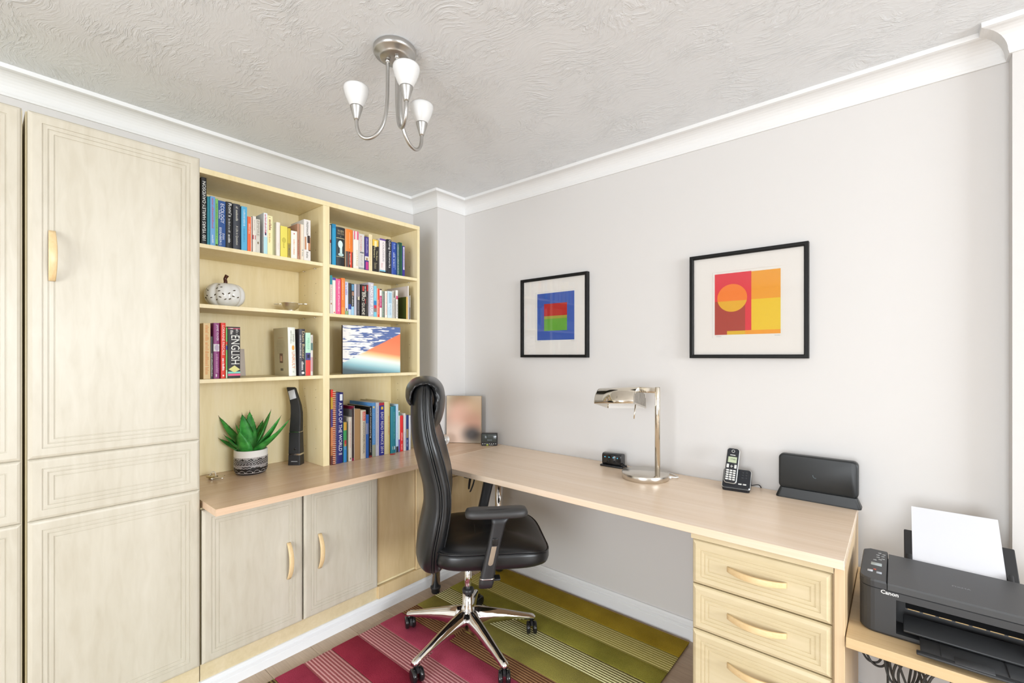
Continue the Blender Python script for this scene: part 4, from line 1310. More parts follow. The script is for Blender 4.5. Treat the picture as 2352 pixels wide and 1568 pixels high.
# arms
for sgn in (-1, 1):
    w0 = sgn * .292
    post = MB()
    rings = []
    for (s, z, a, b) in ((.060, .395, .026, .020), (.064, .415, .029, .023), (.066, .432, .027, .021), (.068, .440, .026, .021), (.094, .560, .025, .020), (.112, .640, .027, .019), (.118, .668, .040, .022)):
        rings.append([(s + e, w0 + f * .8, z) for e, f in superellipse(a, b, 24, 3.5)])
    post.loft(rings)
    po = post.build('arm_post', M_BLACKP, CH)
    ins = MB()
    outn = sgn * .0005
    L2 = []
    for (sx, z) in [(-.0095, .556), (.0095, .556)] + [(.0095 * math.cos(a), .492 + .0095 * math.sin(a)) for a in [-PI * i / 8 for i in range(0, 9)]]:
        sc_ = .068 + (z - .440) * (.026 / .12)
        L2.append((sc_ + sx, z))
    ins.prism(L2, w0 + sgn * .0150, w0 + sgn * .0175, axis='y')
    ins.build('chrome_inset', M_CHROME, po)
    MB().rbox(.085, .108, w0 + sgn * .0155 - .003, w0 + sgn * .0155 + .003, .558, .588, .003, 2).build('height_button', M_BLACKG, po)
    MB().loft([[(.0665 + e, w0 + f * .8, z) for e, f in superellipse(.0285, .0225, 24, 3.5)] for z in (.428, .4315)]).build('trim_ring', M_CHROME, po)
    pad = MB()
    rings = []
    for (z, k) in ((.668, .92), (.671, .98), (.679, 1.0), (.687, .99), (.692, .95), (.695, .86), (.696, .6)):
        rings.append([(.103 + e * k + (k - 1) * .0, w0 + f * (1 - (1 - k) * 1.6), z + .004 * (e / .12) ** 2 * (1 if z > .69 else 0)) for e, f in superellipse(.122, .042, 36, 4)])
    pad.loft(rings)
    pad.build('armrest_pad', mat('arm_pad_rubber', (0.032, 0.031, 0.031), 0.48), CH)
    # bracket joining the arm foot to the seat pan
    MB().rbox(.045, .095, min(w0, sgn * .15), max(w0, sgn * .15), .410, .432, .006, 2).build('arm_bracket', M_BLACKP, CH)
# column and base
MB().lathe([(0, .19), (.0155, .19), (.0155, .385), (0, .385)], 24).build('gas_column', M_CHROME, CH)
MB().lathe([(.0, .225), (.024, .225), (.026, .232), (.026, .244), (.018, .250), (.0, .250)], 24).build('column_collar', M_BLACKP, CH)
MB().lathe([(0, .060), (.017, .060), (.018, .066), (.018, .10), (.034, .112), (.036, .135), (.031, .160), (.0255, .175), (.0245, .232), (0, .232)], 28).build('base_hub', M_CHROME, CH)
arm_leg = None
castor = None
for k in range(5):
    # world angles -17 + 72k, chair is turned 46 degrees
    a = math.radians(-17 + 72 * k - 46)
    if arm_leg is None:
        rings = []
        for (r, zt_, zb_, hw, tw) in ((.020, .160, .085, .030, .016), (.055, .156, .084, .028, .012), (.11, .143, .086, .024, .010), (.17, .126, .084, .021, .009), (.23, .107, .078, .018, .008), (.285, .090, .068, .016, .009), (.305, .085, .062, .016, .010), (.316, .078, .062, .012, .008)):
            rings.append([(r, -hw, zb_), (r, -hw, zb_ + (zt_ - zb_) * .55), (r, -tw, zt_ - .002), (r, 0, zt_), (r, tw, zt_ - .002), (r, hw, zb_ + (zt_ - zb_) * .55), (r, hw, zb_)])
        arm_leg = MB().loft(rings).build('base_leg', M_CHROME, CH, (0, 0, 0), (0, 0, a))
    else:
        copy_part(arm_leg, CH, (0, 0, 0), (0, 0, a))
    ca = random.Random(k + 3).uniform(0, 6.28)
    px, py = .300 * math.cos(a), .300 * math.sin(a)
    if castor is None:
        c = MB()
        for s in (-1, 1):
            # wheel: lathe about the y axis
            prof = [(0, .006), (.018, .006), (.026, .008), (.0275, .012), (.0275, .020), (.024, .0235), (.010, .0245), (0, .0245)]
            n = len(prof)
            vs, fs = [], []
            seg = 24
            for i in range(seg):
                t_ = 2 * PI * i / seg
                for r, yy in prof:
                    vs.append((-.012 + r * math.cos(t_), s * yy, .0277 + r * math.sin(t_)))
            for i in range(seg):
                j = (i + 1) % seg
                for q in range(n - 1):
                    fs.append((i * n + q, j * n + q, j * n + q + 1, i * n + q + 1))
            c.add(vs, fs, True)
        castor = c.build('castor', M_BLACKG, CH, (px, py, 0), (0, 0, ca))
        h1 = MB().lathe([(0, .03), (.008, .03), (.008, .064), (.012, .064), (.012, .07), (0, .07)], 16)
        pts = [(-.012 + .030 * math.cos(q), .030 * math.sin(q) + .0277) for q in [math.radians(d) for d in range(-10, 140, 15)]] + [(-.012 + .022 * math.cos(q), .022 * math.sin(q) + .0277) for q in [math.radians(d) for d in range(139, -20, -30)]]
        h1.prism(pts, -.0055, .0055, axis='y')
        hood = h1.build('castor_fork', M_BLACKP, castor)
    else:
        c2 = copy_part(castor, CH, (px, py, 0), (0, 0, ca))
        copy_part(hood, c2)
# ------------------------------------------------------------------ things on the desk
ZT = .7503
VR = math.radians(40.16)

# desk lamp
t = thing('desk_lamp', 'polished nickel desk lamp with half-round shade on a disc base', 'lamp', (1.138, -.168, ZT))
M_NICK = mat('polished_nickel', (0.72, 0.66, 0.56), 0.09, 1.0)
M_NICKB = mat('brushed_nickel', (0.66, 0.62, 0.56), 0.26, 1.0)
MB().lathe([(0, 0), (.100, 0), (.103, .002), (.103, .026), (.101, .028), (0, .028)], 56).build('base', M_NICKB, t)
MB().lathe([(0, .028), (.0112, .028), (.0112, .414), (.010, .416), (0, .416)], 24, c=(.074, -.041, 0)).build('post', M_NICK, t)
MB().rbox(-.012, .074, -.048, -.034, .389, .413, .002, 2).build('arm', M_NICK, t)
MS = Matrix.Translation((-.008, -.041, .360)) @ Matrix.Rotation(math.radians(-14), 4, 'X') @ Matrix.Rotation(math.radians(-4), 4, 'Y')
W2, HH, LS = .068, .052, .188
def half(w, h, n=20):
    return [(w * math.cos(PI * i / n), -.032 + (h + .032) * math.sin(PI * i / n) ** .9) for i in range(n + 1)]
outer = half(W2, HH)
inner = half(W2 - .0025, HH - .0025)
mb = MB()
ring0 = outer + inner[::-1]
mb.loft([[MS @ Vector((x, yy, zz)) for yy, zz in ring0] for x in (-LS, 0)], smooth=True)
shade = mb.build('lamp_shade', M_NICK, t)
mb = MB()
rings = [[MS @ Vector((x, yy * .995, zz - .0006)) for yy, zz in inner] for x in (-LS + .003, -.003)]
n = len(inner)
mb.add([v for r in rings for v in r], [(i, i + 1, n + i + 1, n + i) for i in range(n - 1)], True)
mb.build('shade_lining', M('#f4f2ee', .5), shade)
for x in (-LS - .0015, 0.0015):
    mb = MB()
    mb.loft([[MS @ Vector((x + d, yy, zz)) for yy, zz in outer] for d in (-.0015, .0015)], smooth=False)
    cap = mb.build('end_cap', M_NICKB, shade)
    if x > 0:
        for k in range(9):
            yy = -.054 + k * .0135
            top = -.032 + (HH + .032) * math.sin(math.acos(max(-1, min(1, yy / W2)))) ** .9 - .008
            MB().box(.0031, .0036, yy - .0016, yy + .0016, -.026, top, MS).build('vent_slot', M('#4a463e', .6), cap)
MB().tube([MS @ Vector((-.010, -.020, -.030)), MS @ Vector((-.012, -.024, -.092))], .0028, 8).build('pull_rod', M_NICK, t)
MB().lathe([(0, 0), (.006, 0), (.006, .012), (0, .012)], 12).build('cord_grommet', M_WHITEP, t, (.090, .042, .010), (0, math.radians(90), math.radians(25)))
MB().tube(smooth_path([(.100, .047, .012), (.118, .060, .010), (.110, .100, .004), (.06, .135, .004), (-.03, .135, .004), (-.06, .120, .004)], 6), .0028, 8).build('power_cord', M_WHITEP, t)

# black charging block beside the lamp
t = thing('charging_block', 'glossy black charging block with small blue lights behind the lamp', 'charger', (.925, -.062, ZT), math.radians(3))
prof = rrect(-.026, .022, .008, .066, .014, 5)
MB().prism(prof, -.050, .050, axis='x', smooth=True).build('body', M_BLACKG, t)
MB().rbox(-.060, .060, -.032, .026, 0, .009, .003, 2).build('foot', M_BLACKP, t)
for k in range(4):
    MB().box(-.037 + k * .022, -.032 + k * .022, -.0268, -.0258, .046, .050).build('indicator', mat('blue_led', (0.1, 0.35, 0.5), 0.3, emit='#3fb8d8', estr=0.6), t)
for k in range(2):
    MB().lathe([(0, 0), (.006, 0), (.006, .001), (0, .001)], 16).build('socket', M('#050505', .6), t, (-.018 + k * .036, -.0262, .028), (math.radians(90), 0, 0))
MB().tube(smooth_path([(.049, -.005, .022), (.062, -.012, .016), (.085, -.02, .008), (.11, -.005, .004), (.13, .03, .004)], 6), .0035, 8).build('cable', M_BLACKP, t)

# cordless phone in its cradle
t = thing('cordless_phone', 'black and silver cordless phone standing in its cradle', 'phone', (1.500, -.084, ZT), math.radians(7))
M_PHS = mat('phone_silver', (0.62, 0.62, 0.60), 0.3, 0.6)
M_PHB = mat('phone_black', (0.015, 0.017, 0.022), 0.25)
tilt = math.radians(46)
BM = Matrix.Translation((0, -.040, .014)) @ Matrix.Rotation(tilt, 4, 'X')       # face plane: local x right, y up the face, z out
def slab(x0, x1, y0, y1, z0, z1, r, m, name, parent, Mx):
    mb = MB()
    rings = []
    pts = rrect(x0, x1, y0, y1, r, 4)
    for z, k in ((z0, 0), (z1 - .002, 0), (z1, .002)):
        q = rrect(x0 + k, x1 - k, y0 + k, y1 - k, max(r - k, .0005), 4)
        rings.append([Mx @ Vector((a, b, z)) for a, b in q])
    mb.loft(rings, smooth=False)
    return mb.build(name, m, parent)
mb = MB()
mb.loft([[(a, b, 0.0) for a, b in rrect(-.050, .050, -.043, .045, .010, 4)], [(a, b, .012) for a, b in rrect(-.052, .052, -.047, .045, .010, 4)], [tuple(BM @ Vector((a, b, -.003))) for a, b in rrect(-.052, .052, -.004, .088, .010, 4)]], smooth=False)
mb.build('cradle_body', M_PHB, t)
slab(-.053, .053, -.005, .089, -.004, .001, .011, M_PHS, 'cradle_rim', t, BM)
cr = slab(-.051, .051, -.003, .087, 0, .0035, .010, M_PHB, 'cradle_face', t, BM)
for r in range(3):
    for c in range(2):
        MB().rbox(.017 + c * .013, .026 + c * .013, .045 + r * .012, .051 + r * .012, .003, .0048, .001, 1, BM).build('cradle_button', M('#2a2c30', .4), cr)
for c in range(2):
    MB().rbox(.008 + c * .017, .021 + c * .017, .014, .020, .003, .0048, .001, 1, BM).build('message_button', M('#d8d8d4', .4), cr)
HT = math.radians(64)
HM = Matrix.Translation((-.022, -.036, .030)) @ Matrix.Rotation(HT, 4, 'X') @ Matrix.Rotation(math.radians(-3), 4, 'Z')
h1 = slab(-.0245, .0245, -.002, .146, -.010, .006, .012, M_PHS, 'handset', t, HM)
h2 = slab(-.0225, .0225, 0, .144, .004, .0085, .011, M_PHB, 'handset_face', t, HM)
slab(-.017, .017, .082, .108, .0085, .0092, .002, M('#b8c2a4', .3), 'screen', h2, HM)
text('17:40', M('#4a5540', .5), h2, tuple(HM @ Vector((.003, .097, .0096))), tuple((HM.to_3x3() @ Vector((1, 0, 0)))), tuple((HM.to_3x3() @ Vector((0, 1, 0)))), .018, .006, 'screen_digits')
for r in range(5):
    for c in range(3):
        MB().rbox(-.0185 + c * .0128, -.0078 + c * .0128, .010 + r * .0092, .0165 + r * .0092, .008, .0098, .0012, 1, HM).build('key', M('#dadad6', .4), h2)
for c in (-1, 1):
    MB().rbox(c * .0145 - .0045, c * .0145 + .0045, .060, .076, .008, .0098, .0015, 1, HM).build('call_key', M('#d4d4d0', .4), h2)
MB().rbox(-.006, .006, .066, .069, .008, .0102, .001, 1, HM).rbox(-.0015, .0015, .0615, .0735, .008, .0102, .001, 1, HM).build('navigation_key', M('#c4c4c0', .4), h2)
MB().box(-.010, .010, .1135, .1165, .0085, .0088, HM).build('maker_mark', M('#d0d0cc', .4), h2)
er = MB()
pts = [HM @ Vector((.0055 * math.cos(a), .1315 + .0055 * math.sin(a), .0088)) for a in [2 * PI * i / 16 for i in range(17)]]
er.tube(pts, .0011, 6, cap=False).build('earpiece', M_PHS, h2)
MB().tube(smooth_path([(.045, .03, .012), (.075, .035, .02), (.085, .045, .008), (.082, .06, .004)], 5), .002, 6).build('cable', M_BLACKP, t)

# broadband router
t = thing('router', 'black upright router box on a flared foot at the desk end', 'router', (1.776, -.060, ZT), math.radians(-1.0))
M_ROUT = mat('router_black', (0.014, 0.016, 0.017), 0.42, bump=(900, 0.25, 0.0006))
mb = MB()
rings = []
for y_, k in ((-.0165, .006), (-.0145, .0015), (-.010, 0), (.012, 0), (.016, .004)):
    rings.append([(a, y_, b) for a, b in rrect(-.126 + k, .126 - k, .034 + k * .3, .168 - k, .017, 6)])
mb.loft(rings, smooth=True)
rb = mb.build('body', M_ROUT, t)
mb = MB()
mb.loft([[(a, b, 0) for a, b in rrect(-.135, .135, -.028, .03, .014, 5)], [(a, b, .004) for a, b in rrect(-.135, .135, -.028, .03, .014, 5)], [(a, b, .037) for a, b in rrect(-.122, .122, -.0205, .018, .010, 5)]], smooth=False)
mb.build('foot', M_ROUT, t)
pts = [(-.004 + .008 * math.cos(a), -.0168, .098 + .009 * math.sin(a)) for a in [math.radians(d) for d in range(170, 300, 15)]]
MB().tube(pts, .0009, 5).build('logo_arc', M('#5a6a70', .3), rb)

# small display clock
t = thing('display_clock', 'small black display clock on the desk in the corner', 'clock', (.086, -.072, ZT), VR)
mb = MB()
rings = [[(a, y_, b) for a, b in rrect(-.050 + k, .050 - k, 0 + k * .2, .076 - k, .005, 4)] for y_, k in ((-.016, .001), (-.014, 0), (.010, 0), (.016, .010))]
mb.loft(rings, smooth=False)
ck = mb.build('body', M_BLACKP, t)
MB().rbox(-.044, .044, -.0172, -.0158, .022, .071, .0008, 1).build('screen', mat('screen_grey', (0.055, 0.065, 0.062), 0.15), ck)
for k in range(7):
    MB().box(-.043 + k * .0132, -.037 + k * .0132, -.0168, -.0160, .0105, .0140).build('button', M('#d8d8d2' if k else '#e8e8e8', .4), ck)
MB().box(-.018, -.006, -.0168, -.0160, .0040, .0062).build('indicator', mat('yellow_led', (0.6, 0.7, 0.1), 0.4, emit='#c8d838', estr=0.8), ck)
MB().box(.0, .024, -.0168, -.0160, .0040, .0055).build('maker_mark', M('#c8c8c4', .4), ck)
marks(mat('lcd_glow', (0.16, 0.20, 0.22), 0.3), ck, (.004, -.0174, .036), (1, 0, 0), (0, 0, 1), .032, .010, 'display_digits')

# soft-focus portrait canvas leaning in the corner
t = thing('photo_canvas', 'soft blurred portrait photo canvas leaning in the corner', 'photo', (-.092, -.118, ZT + .001), math.radians(33))
m = mat('blurred_photo', '#c9b59c', 0.6)
tc = coords(m)
prev = None
def blob(cx, cz, r, col, prev, soft=1.0):
    d = N(m, 'ShaderNodeVectorMath', operation='DISTANCE')
    sx = N(m, 'ShaderNodeVectorMath', operation='MULTIPLY')
    sx.inputs[1].default_value = (1, 0, soft)
    L(m, tc, 'Vector', sx, 0)
    L(m, sx, 0, d, 0)
    d.inputs[1].default_value = (cx, 0, cz * soft)
    mr = N(m, 'ShaderNodeMapRange', interpolation_type='SMOOTHSTEP')
    mr.inputs['From Min'].default_value = r
    mr.inputs['From Max'].default_value = r * .15
    L(m, d, 'Value', mr, 'Value')
    mx = N(m, 'ShaderNodeMixRGB')
    L(m, mr, 'Result', mx, 0)
    if prev is None:
        mx.inputs[1].default_value = hexc('#c4b49c')
    else:
        L(m, prev, 0, mx, 1)
    mx.inputs[2].default_value = hexc(col)
    return mx
prev = blob(-.02, .26, .13, '#8a7250', prev, 1.3)
prev = blob(.065, .20, .14, '#c8a888', prev)
prev = blob(-.075, .13, .11, '#a89484', prev)
prev = blob(-.03, .165, .125, '#d2a590', prev, .8)
prev = blob(.06, .125, .115, '#be917a', prev)
prev = blob(-.05, .04, .13, '#d8bcaa', prev)
prev = blob(.055, .055, .105, '#4c4644', prev, 1.2)
L(m, prev, 0, bsdf(m), 'Base Color')
MB().rbox(-.113, .113, -.009, .009, 0, .297, .002, 1, smooth=False).build('canvas_wrap', M('#a08c74', .7), t)
MB().add([(-.111, -.0093, .001), (.111, -.0093, .001), (.111, -.0093, .296), (-.111, -.0093, .296)], [(0, 1, 2, 3)]).build('photo_print', m, t)
t.rotation_euler = (math.radians(-1.5), 0, math.radians(33))

# glass ball ornament, half hidden behind the chair
M_GBALL = mat('clear_glass', (0.92, 0.92, 0.90), 0.03, trans=0.85, ior=1.45)
o = MB().lathe([(0, 0)] + [(.034 * math.sin(a), .036 - .034 * math.cos(a)) for a in [PI * i / 20 for i in range(3, 20)]] + [(0, .070)], 32).build('glass_ball', M_GBALL)
o.location = (-.118, -.262, ZT)
tag(o, 'clear glass ball ornament half hidden behind the chair back', 'ornament')
MB().lathe([(0, .016), (.010, .020), (.014, .034), (.008, .046), (0, .050)], 16).build('white_core', M('#e6e2da', .4), o)

# ------------------------------------------------------------------ things on the left worktop and shelves
# succulent in a patterned pot
t = thing('potted_succulent', 'spiky green succulent in a black and white patterned pot', 'plant', (-.322, -1.283, ZT), VR)
PR = .0700
pot = MB().lathe([(0, 0), (.053, 0), (.062, .006), (.068, .018), (PR, .034), (PR, .112), (PR - .002, .114), (PR - .007, .113), (PR - .008, .100), (0, .098)], 56).build('pot', M('#e9e5e2', .55), t)
MB().lathe([(.0525, -.0001), (.0628, .0058), (.0685, .0178), (PR + .0005, .034), (PR + .0005, .083)], 56, cap=False).build('black_glaze', M('#1a181a', .4), pot)
pr = MB()
def prad(z):
    pf = [(0, .0538), (.006, .0633), (.018, .0690), (.034, PR + .0010), (.2, PR + .0010)]
    for (za, ra), (zb, rb_) in zip(pf[:-1], pf[1:]):
        if za <= z <= zb:
            return ra + (rb_ - ra) * (z - za) / (zb - za)
    return PR
def patch(a0, a1, z0, z1, sk=0.0):
    v = []
    for a, z in ((a0, z0), (a1, z0), (a1 + sk, z1), (a0 + sk, z1)):
        r = prad(z)
        v.append((r * math.cos(a), r * math.sin(a), z))
    pr.add(v, [(0, 1, 2, 3)])
NT = 96
for i in range(NT):
    a = 2 * PI * i / NT
    da = 2 * PI / NT
    hgt = .004 + .006 * abs(math.sin(i * PI / 8))
    patch(a, a + da * .45, .083 - hgt, .083)
    hgt = .006 + .010 * abs(math.sin(i * PI / 7 + 1))
    patch(a, a + da * .45, .010, .010 + hgt)
for r_ in range(4):
    for i in range(34):
        a = 2 * PI * (i + (r_ % 2) * .5) / 34
        patch(a, a + 2 * PI / 34 * .5, .0700 - r_ * .0040, .0718 - r_ * .0040)
for i in range(64):
    a = 2 * PI * i / 64
    patch(a, a + 2 * PI / 64 * .5, .0530, .0550)
for r_ in range(4):
    for i in range(60):
        if r_ >= 2 and (i // 5) % 3 == r_ - 2:
            continue
        a = 2 * PI * i / 60
        d = 2 * PI / 60
        z0, z1 = (.0470, .0495) if i % 2 == 0 else (.0495, .0470)
        zz = -r_ * .0042
        v = []
        for aa, z in ((a, z0 + zz - .0008), (a + d, z1 + zz - .0008), (a + d, z1 + zz + .0008), (a, z0 + zz + .0008)):
            r = prad(z)
            v.append((r * math.cos(aa), r * math.sin(aa), z))
        pr.add(v, [(0, 1, 2, 3)])
pr.build('white_pattern', M('#ece8e6', .5), pot, fix=False)
mb = MB().lathe([(0, .1005), (.03, .1015), (.055, .1005), (PR - .009, .0995)], 40, cap=False)
mb.build('gravel', mat('gravel', '#a08a68', 0.9, bump=(260, 1.0, .004)), t)
m = mat('succulent_green', '#2f8a34', 0.5)
cn = coords(m)
nz = N(m, 'ShaderNodeTexNoise')
nz.inputs['Scale'].default_value = 30
L(m, cn, 'Vector', nz, 'Vector')
r = ramp(m, [(0.35, '#237a2c'), (0.6, '#46a544')])
L(m, nz, 'Fac', r, 'Fac')
L(m, r, 'Color', bsdf(m), 'Base Color')
M_LEAF = m
M_SPINE = M('#5a3324', .6)
leaves = [(-.136, .00, .167, .056), (-.056, .03, .176, .066), (-.040, .060, .184, .056), (.061, .045, .190, .074), (.117, .02, .166, .066), (.149, .03, .150, .050), (.128, -.035, .102, .056), (-.128, -.01, .066, .050),
          (-.084, -.045, .088, .062), (-.006, -.030, .108, .080, (-.006, -.040)), (.008, .08, .140, .050), (-.050, -.025, .135, .062)]
for (dx, dy, dz, wd_, *bo) in leaves:
    d = Vector((dx, dy, dz))
    hd = Vector((dx, dy, 0))
    hl = max(hd.length, .001)
    b0 = Vector((dx * .10 + (bo[0][0] if bo else 0), dy * .10 + (bo[0][1] if bo else 0), .096))
    tip = b0 + d
    mid = b0 + d * .45 + Vector((0, 0, -.012)) + hd * .12
    side = Vector((-dy, dx, 0)) / hl
    rings = []
    n = 12
    ed = []
    for i in range(n + 1):
        s = i / n
        p = b0 * (1 - s) ** 2 + mid * 2 * s * (1 - s) + tip * s * s
        tg = ((mid - b0) * (1 - s) + (tip - mid) * s).normalized()
        nr = side.cross(tg).normalized()
        if nr.dot(Vector((dx, dy, 0))) > 0:
            nr = -nr
        w = wd_ / 2 * 1.12 * (math.sin(PI * min(1, (s * .78 + .22))) ** .8) * (1 if s < .97 else .25)
        w = max(w, .0008)
        th = .010 * (1 - s) ** .7 + .0012
        prof = [(-1, .25), (-.6, 0), (0, -.25), (.6, 0), (1, .25), (.6, -.45), (0, -1.0), (-.6, -.45)]
        rings.append([p + side * (w * a) + nr * (th * bb + .25 * w * abs(a)) for a, bb in prof])
        if 2 <= i <= 11:
            for sg in (-1, 1):
                ed.append((p + side * (w * sg) + nr * (.25 * w + .25 * th), side * sg, tg))
    lf = MB().loft(rings, smooth=True).build('leaf', M_LEAF, t)
    sp_ = MB()
    for (p, sd, tg) in ed:
        sp_.add([p - tg * .0018, p + tg * .0018, p + sd * .0034 + tg * .0012], [(0, 1, 2)])
    tp = rings[-1][0]
    sp_.tube([tip - (tip - mid).normalized() * .006, tip + (tip - mid).normalized() * .010], [.0016, .0002], 5)
    sp_.build('thorns', M_SPINE, lf, fix=False)

# folding LED task lamp
t = thing('led_lamp', 'slim black folding lamp with pale light panel in the left bay', 'lamp', (-.333, -1.066, ZT), VR)
def col_ring(x, y_, z, w, d, nx=0, nz_=1):
    return [(x + a, y_ + b * nz_, z + b * nx) for a, b in rrect(-w / 2, w / 2, -d / 2, d / 2, .005, 3)]
MB().loft([col_ring(0, 0, z, w, d) for z, w, d in ((0, .062, .050), (.004, .062, .050), (.050, .060, .046))], smooth=False).build('base', M_BLACKP, t)
MB().loft([col_ring(0, 0, z, .0605, .0465) for z in (.050, .058)], smooth=False).build('silver_band', M_CHROME, t)
MB().loft([col_ring(0, 0, z, w, d) for z, w, d in ((.058, .060, .046), (.110, .058, .043), (.165, .057, .040))], smooth=False).build('stem', M_BLACKP, t)
MB().loft([col_ring(0, 0, z, .0575, .0405) for z in (.165, .168)], smooth=False).build('silver_band', M_CHROME, t)
nk = []
for (x, y_, z, w, d) in ((0, 0, .168, .056, .036), (.002, .001, .22, .054, .033), (.002, .003, .262, .052, .030), (-.003, .006, .300, .049, .026), (-.012, .009, .332, .047, .022), (-.022, .011, .362, .046, .019), (-.030, .013, .386, .046, .016), (-.033, .013, .391, .040, .010)):
    nk.append(col_ring(x, y_, z, w, d))
hd = MB().loft(nk, smooth=False).build('head', mat('black_leatherette', (0.016, 0.016, 0.017), 0.5), t)
LM = Matrix.Translation((-.0195, -.0017, .355)) @ Matrix.Rotation(math.radians(-17), 4, 'Y') @ Matrix.Rotation(math.radians(-7), 4, 'X')
MB().rbox(-.0165, .0165, -.0022, .002, -.024, .022, .001, 1, LM).build('light_panel', M('#c9ccd2', .3), hd)
MB().lathe([(0, 0), (.0055, 0), (.0055, .0012), (0, .0015)], 16).build('power_button', M_BLACKG, t, (.004, -.0226, .082), (math.radians(90), 0, 0))
MB().box(-.014, .018, -.0254, -.0248, .018, .0205).build('maker_mark', M('#c8c8c8', .4), t)

# bunch of keys
t = thing('keys', 'bunch of metal keys with brass tag at the left end of the worktop', 'keys', (-.335, -1.44, ZT))
M_STEEL = mat('key_steel', (0.6, 0.58, 0.54), 0.25, 1.0)
M_BRASS = mat('key_brass', (0.55, 0.46, 0.28), 0.3, 1.0)
def key(loc, rz, ry, m):
    k = MB()
    k.prism([(.012 * math.cos(a), .012 * math.sin(a)) for a in [2 * PI * i / 20 for i in range(20)]], 0, .0022)
    k.prism([(.010, -.0035), (.050, -.0035), (.053, 0), (.050, .0035), (.044, .0035), (.042, .0015), (.038, .0035), (.034, .001), (.030, .0035), (.010, .0035)], 0, .0022)
    return k.build('key', m, t, loc, (0, ry, rz))
key((.0, .0, .002), math.radians(35), math.radians(-4), M_STEEL)
key((.004, -.004, .006), math.radians(70), math.radians(-6), M_BRASS)
key((-.004, .002, .010), math.radians(5), math.radians(-8), M_STEEL)
MB().rbox(-.018, .024, -.016, .014, .010, .016, .003, 2, Matrix.Rotation(math.radians(20), 4, 'Z')).build('brass_tag', M_BRASS, t)
MB().tube([(.012 * math.cos(a) - .008, .0, .014 + .012 * math.sin(a)) for a in [2 * PI * i / 20 for i in range(21)]], .0012, 6, cap=False).build('key_ring', M_STEEL, t)
MB().tube(smooth_path([(-.01, -.006, .016), (-.004, .004, .032), (.01, .01, .030), (.014, .012, .014)], 6), .0016, 6).build('string_loop', M('#e8e4da', .7), t)

# white ceramic pumpkin with pierced leaf pattern
t = thing('ceramic_pumpkin', 'white ceramic pumpkin with cut-out leaves and brown stalk', 'ornament', (-.300, -1.398, ZB + .3114), VR)
def pump(a, ph):
    lobe = 1 - .10 * abs(math.cos(a * 4)) ** 6
    rr = .0785 * math.sin(ph) ** .78 * lobe
    z = .057 - .057 * math.copysign(abs(math.cos(ph)) ** .85, math.cos(ph))
    if ph > 2.6:
        z -= .010 * (ph - 2.6) / .54
    return Vector((rr * math.cos(a), rr * math.sin(a), z))
rings = []
for j in range(1, 20):
    ph = PI * j / 20
    rings.append([pump(2 * PI * i / 96, ph) for i in range(96)])
rings[0] = [Vector((v.x, v.y, 0)) for v in rings[0]]
body = MB().loft(rings).build('pumpkin_body', mat('glazed_white', (0.80, 0.80, 0.78), 0.18), t)
for (a0, ph0, sc_, rr_) in [(-2.15, 1.25, 1, .5), (-2.3, 1.55, 1, .6), (-2.0, 1.45, 1, -.4), (-2.25, 1.85, 1.1, .7), (-1.95, 1.75, .9, -.5), (-2.45, 1.35, .9, .3), (-1.45, 1.15, 1, .5), (-1.25, 1.35, 1, -.4), (-1.55, 1.5, 1.1, .6), (-1.3, 1.7, 1, .2),
                             (-1.1, 1.55, 1, -.6), (-1.42, 1.9, 1, .5), (-1.2, 2.0, .9, .1), (-.75, 1.25, 1, .4), (-.6, 1.45, 1, -.3), (-.8, 1.6, 1.1, .6), (-.55, 1.8, 1, .2), (-1.75, 1.3, .9, .2), (-1.0, 1.2, .9, .5), (-1.35, 2.25, .9, -.2), (-.35, 1.4, 1, .4)]:
    ctr = pump(a0, ph0)
    ta = (pump(a0 + .02, ph0) - pump(a0 - .02, ph0)).normalized()
    tp_ = (pump(a0, ph0 + .02) - pump(a0, ph0 - .02)).normalized()
    nn = ta.cross(tp_).normalized()
    if nn.dot(Vector((ctr.x, ctr.y, 0))) < 0:
        nn = -nn
    u = (ta * math.cos(rr_) + tp_ * math.sin(rr_)).normalized()
    v = nn.cross(u)
    pts = [ctr + nn * .0012 + u * (.0058 * sc_ * math.cos(b)) + v * (.0024 * sc_ * math.sin(b)) for b in [2 * PI * i / 10 for i in range(10)]]
    MB().add(pts, [tuple(range(10))]).build('cut_out', M('#4a3a22', .8), body, fix=False)
MB().tube(smooth_path([(0, 0, .100), (.002, 0, .118), (.000, 0, .132), (.008, .002, .148)], 4), [.0085, .0082, .008, .0078, .0075, .0073, .007, .007, .007, .007, .0075, .008, .0082], 12).build('stalk', M('#4a2012', .25), t)

# two-handled silver cup
t = thing('silver_quaich', 'shallow two-handled silver drinking cup on the left shelf', 'cup', (-.300, -1.108, ZB + .3114), VR)
M_PEW = mat('pewter', (0.80, 0.77, 0.72), 0.3, 1.0)
MB().lathe([(0, .003), (.020, .003), (.022, 0), (.026, 0), (.025, .004), (.018, .010), (.019, .014), (.032, .022), (.040, .034), (.0435, .047), (.0445, .048), (.0425, .047), (.038, .036), (.030, .026), (0, .020)], 40).build('bowl', M_PEW, t)
for s in (-1, 1):
    MB().prism([(s * a, b) for a, b in [(.042, -.010), (.052, -.012), (.060, -.009), (.074, -.011), (.083, -.006), (.084, 0), (.083, .006), (.074, .011), (.060, .009), (.052, .012), (.042, .010)]], .0415, .0445).build('lug_handle', M_PEW, t)

# thin leaflet lying on the shelf between pumpkin and cup
o = MB().rbox(-.05, .05, -.065, .065, 0, .0016, .0005, 1).build('leaflet', M('#c8a8a0', .5))
o.location = (-.246, -1.232, ZB + .3114)
o.rotation_euler = (0, 0, math.radians(3))
tag(o, 'thin pinkish leaflet lying flat between pumpkin and silver cup', 'leaflet')

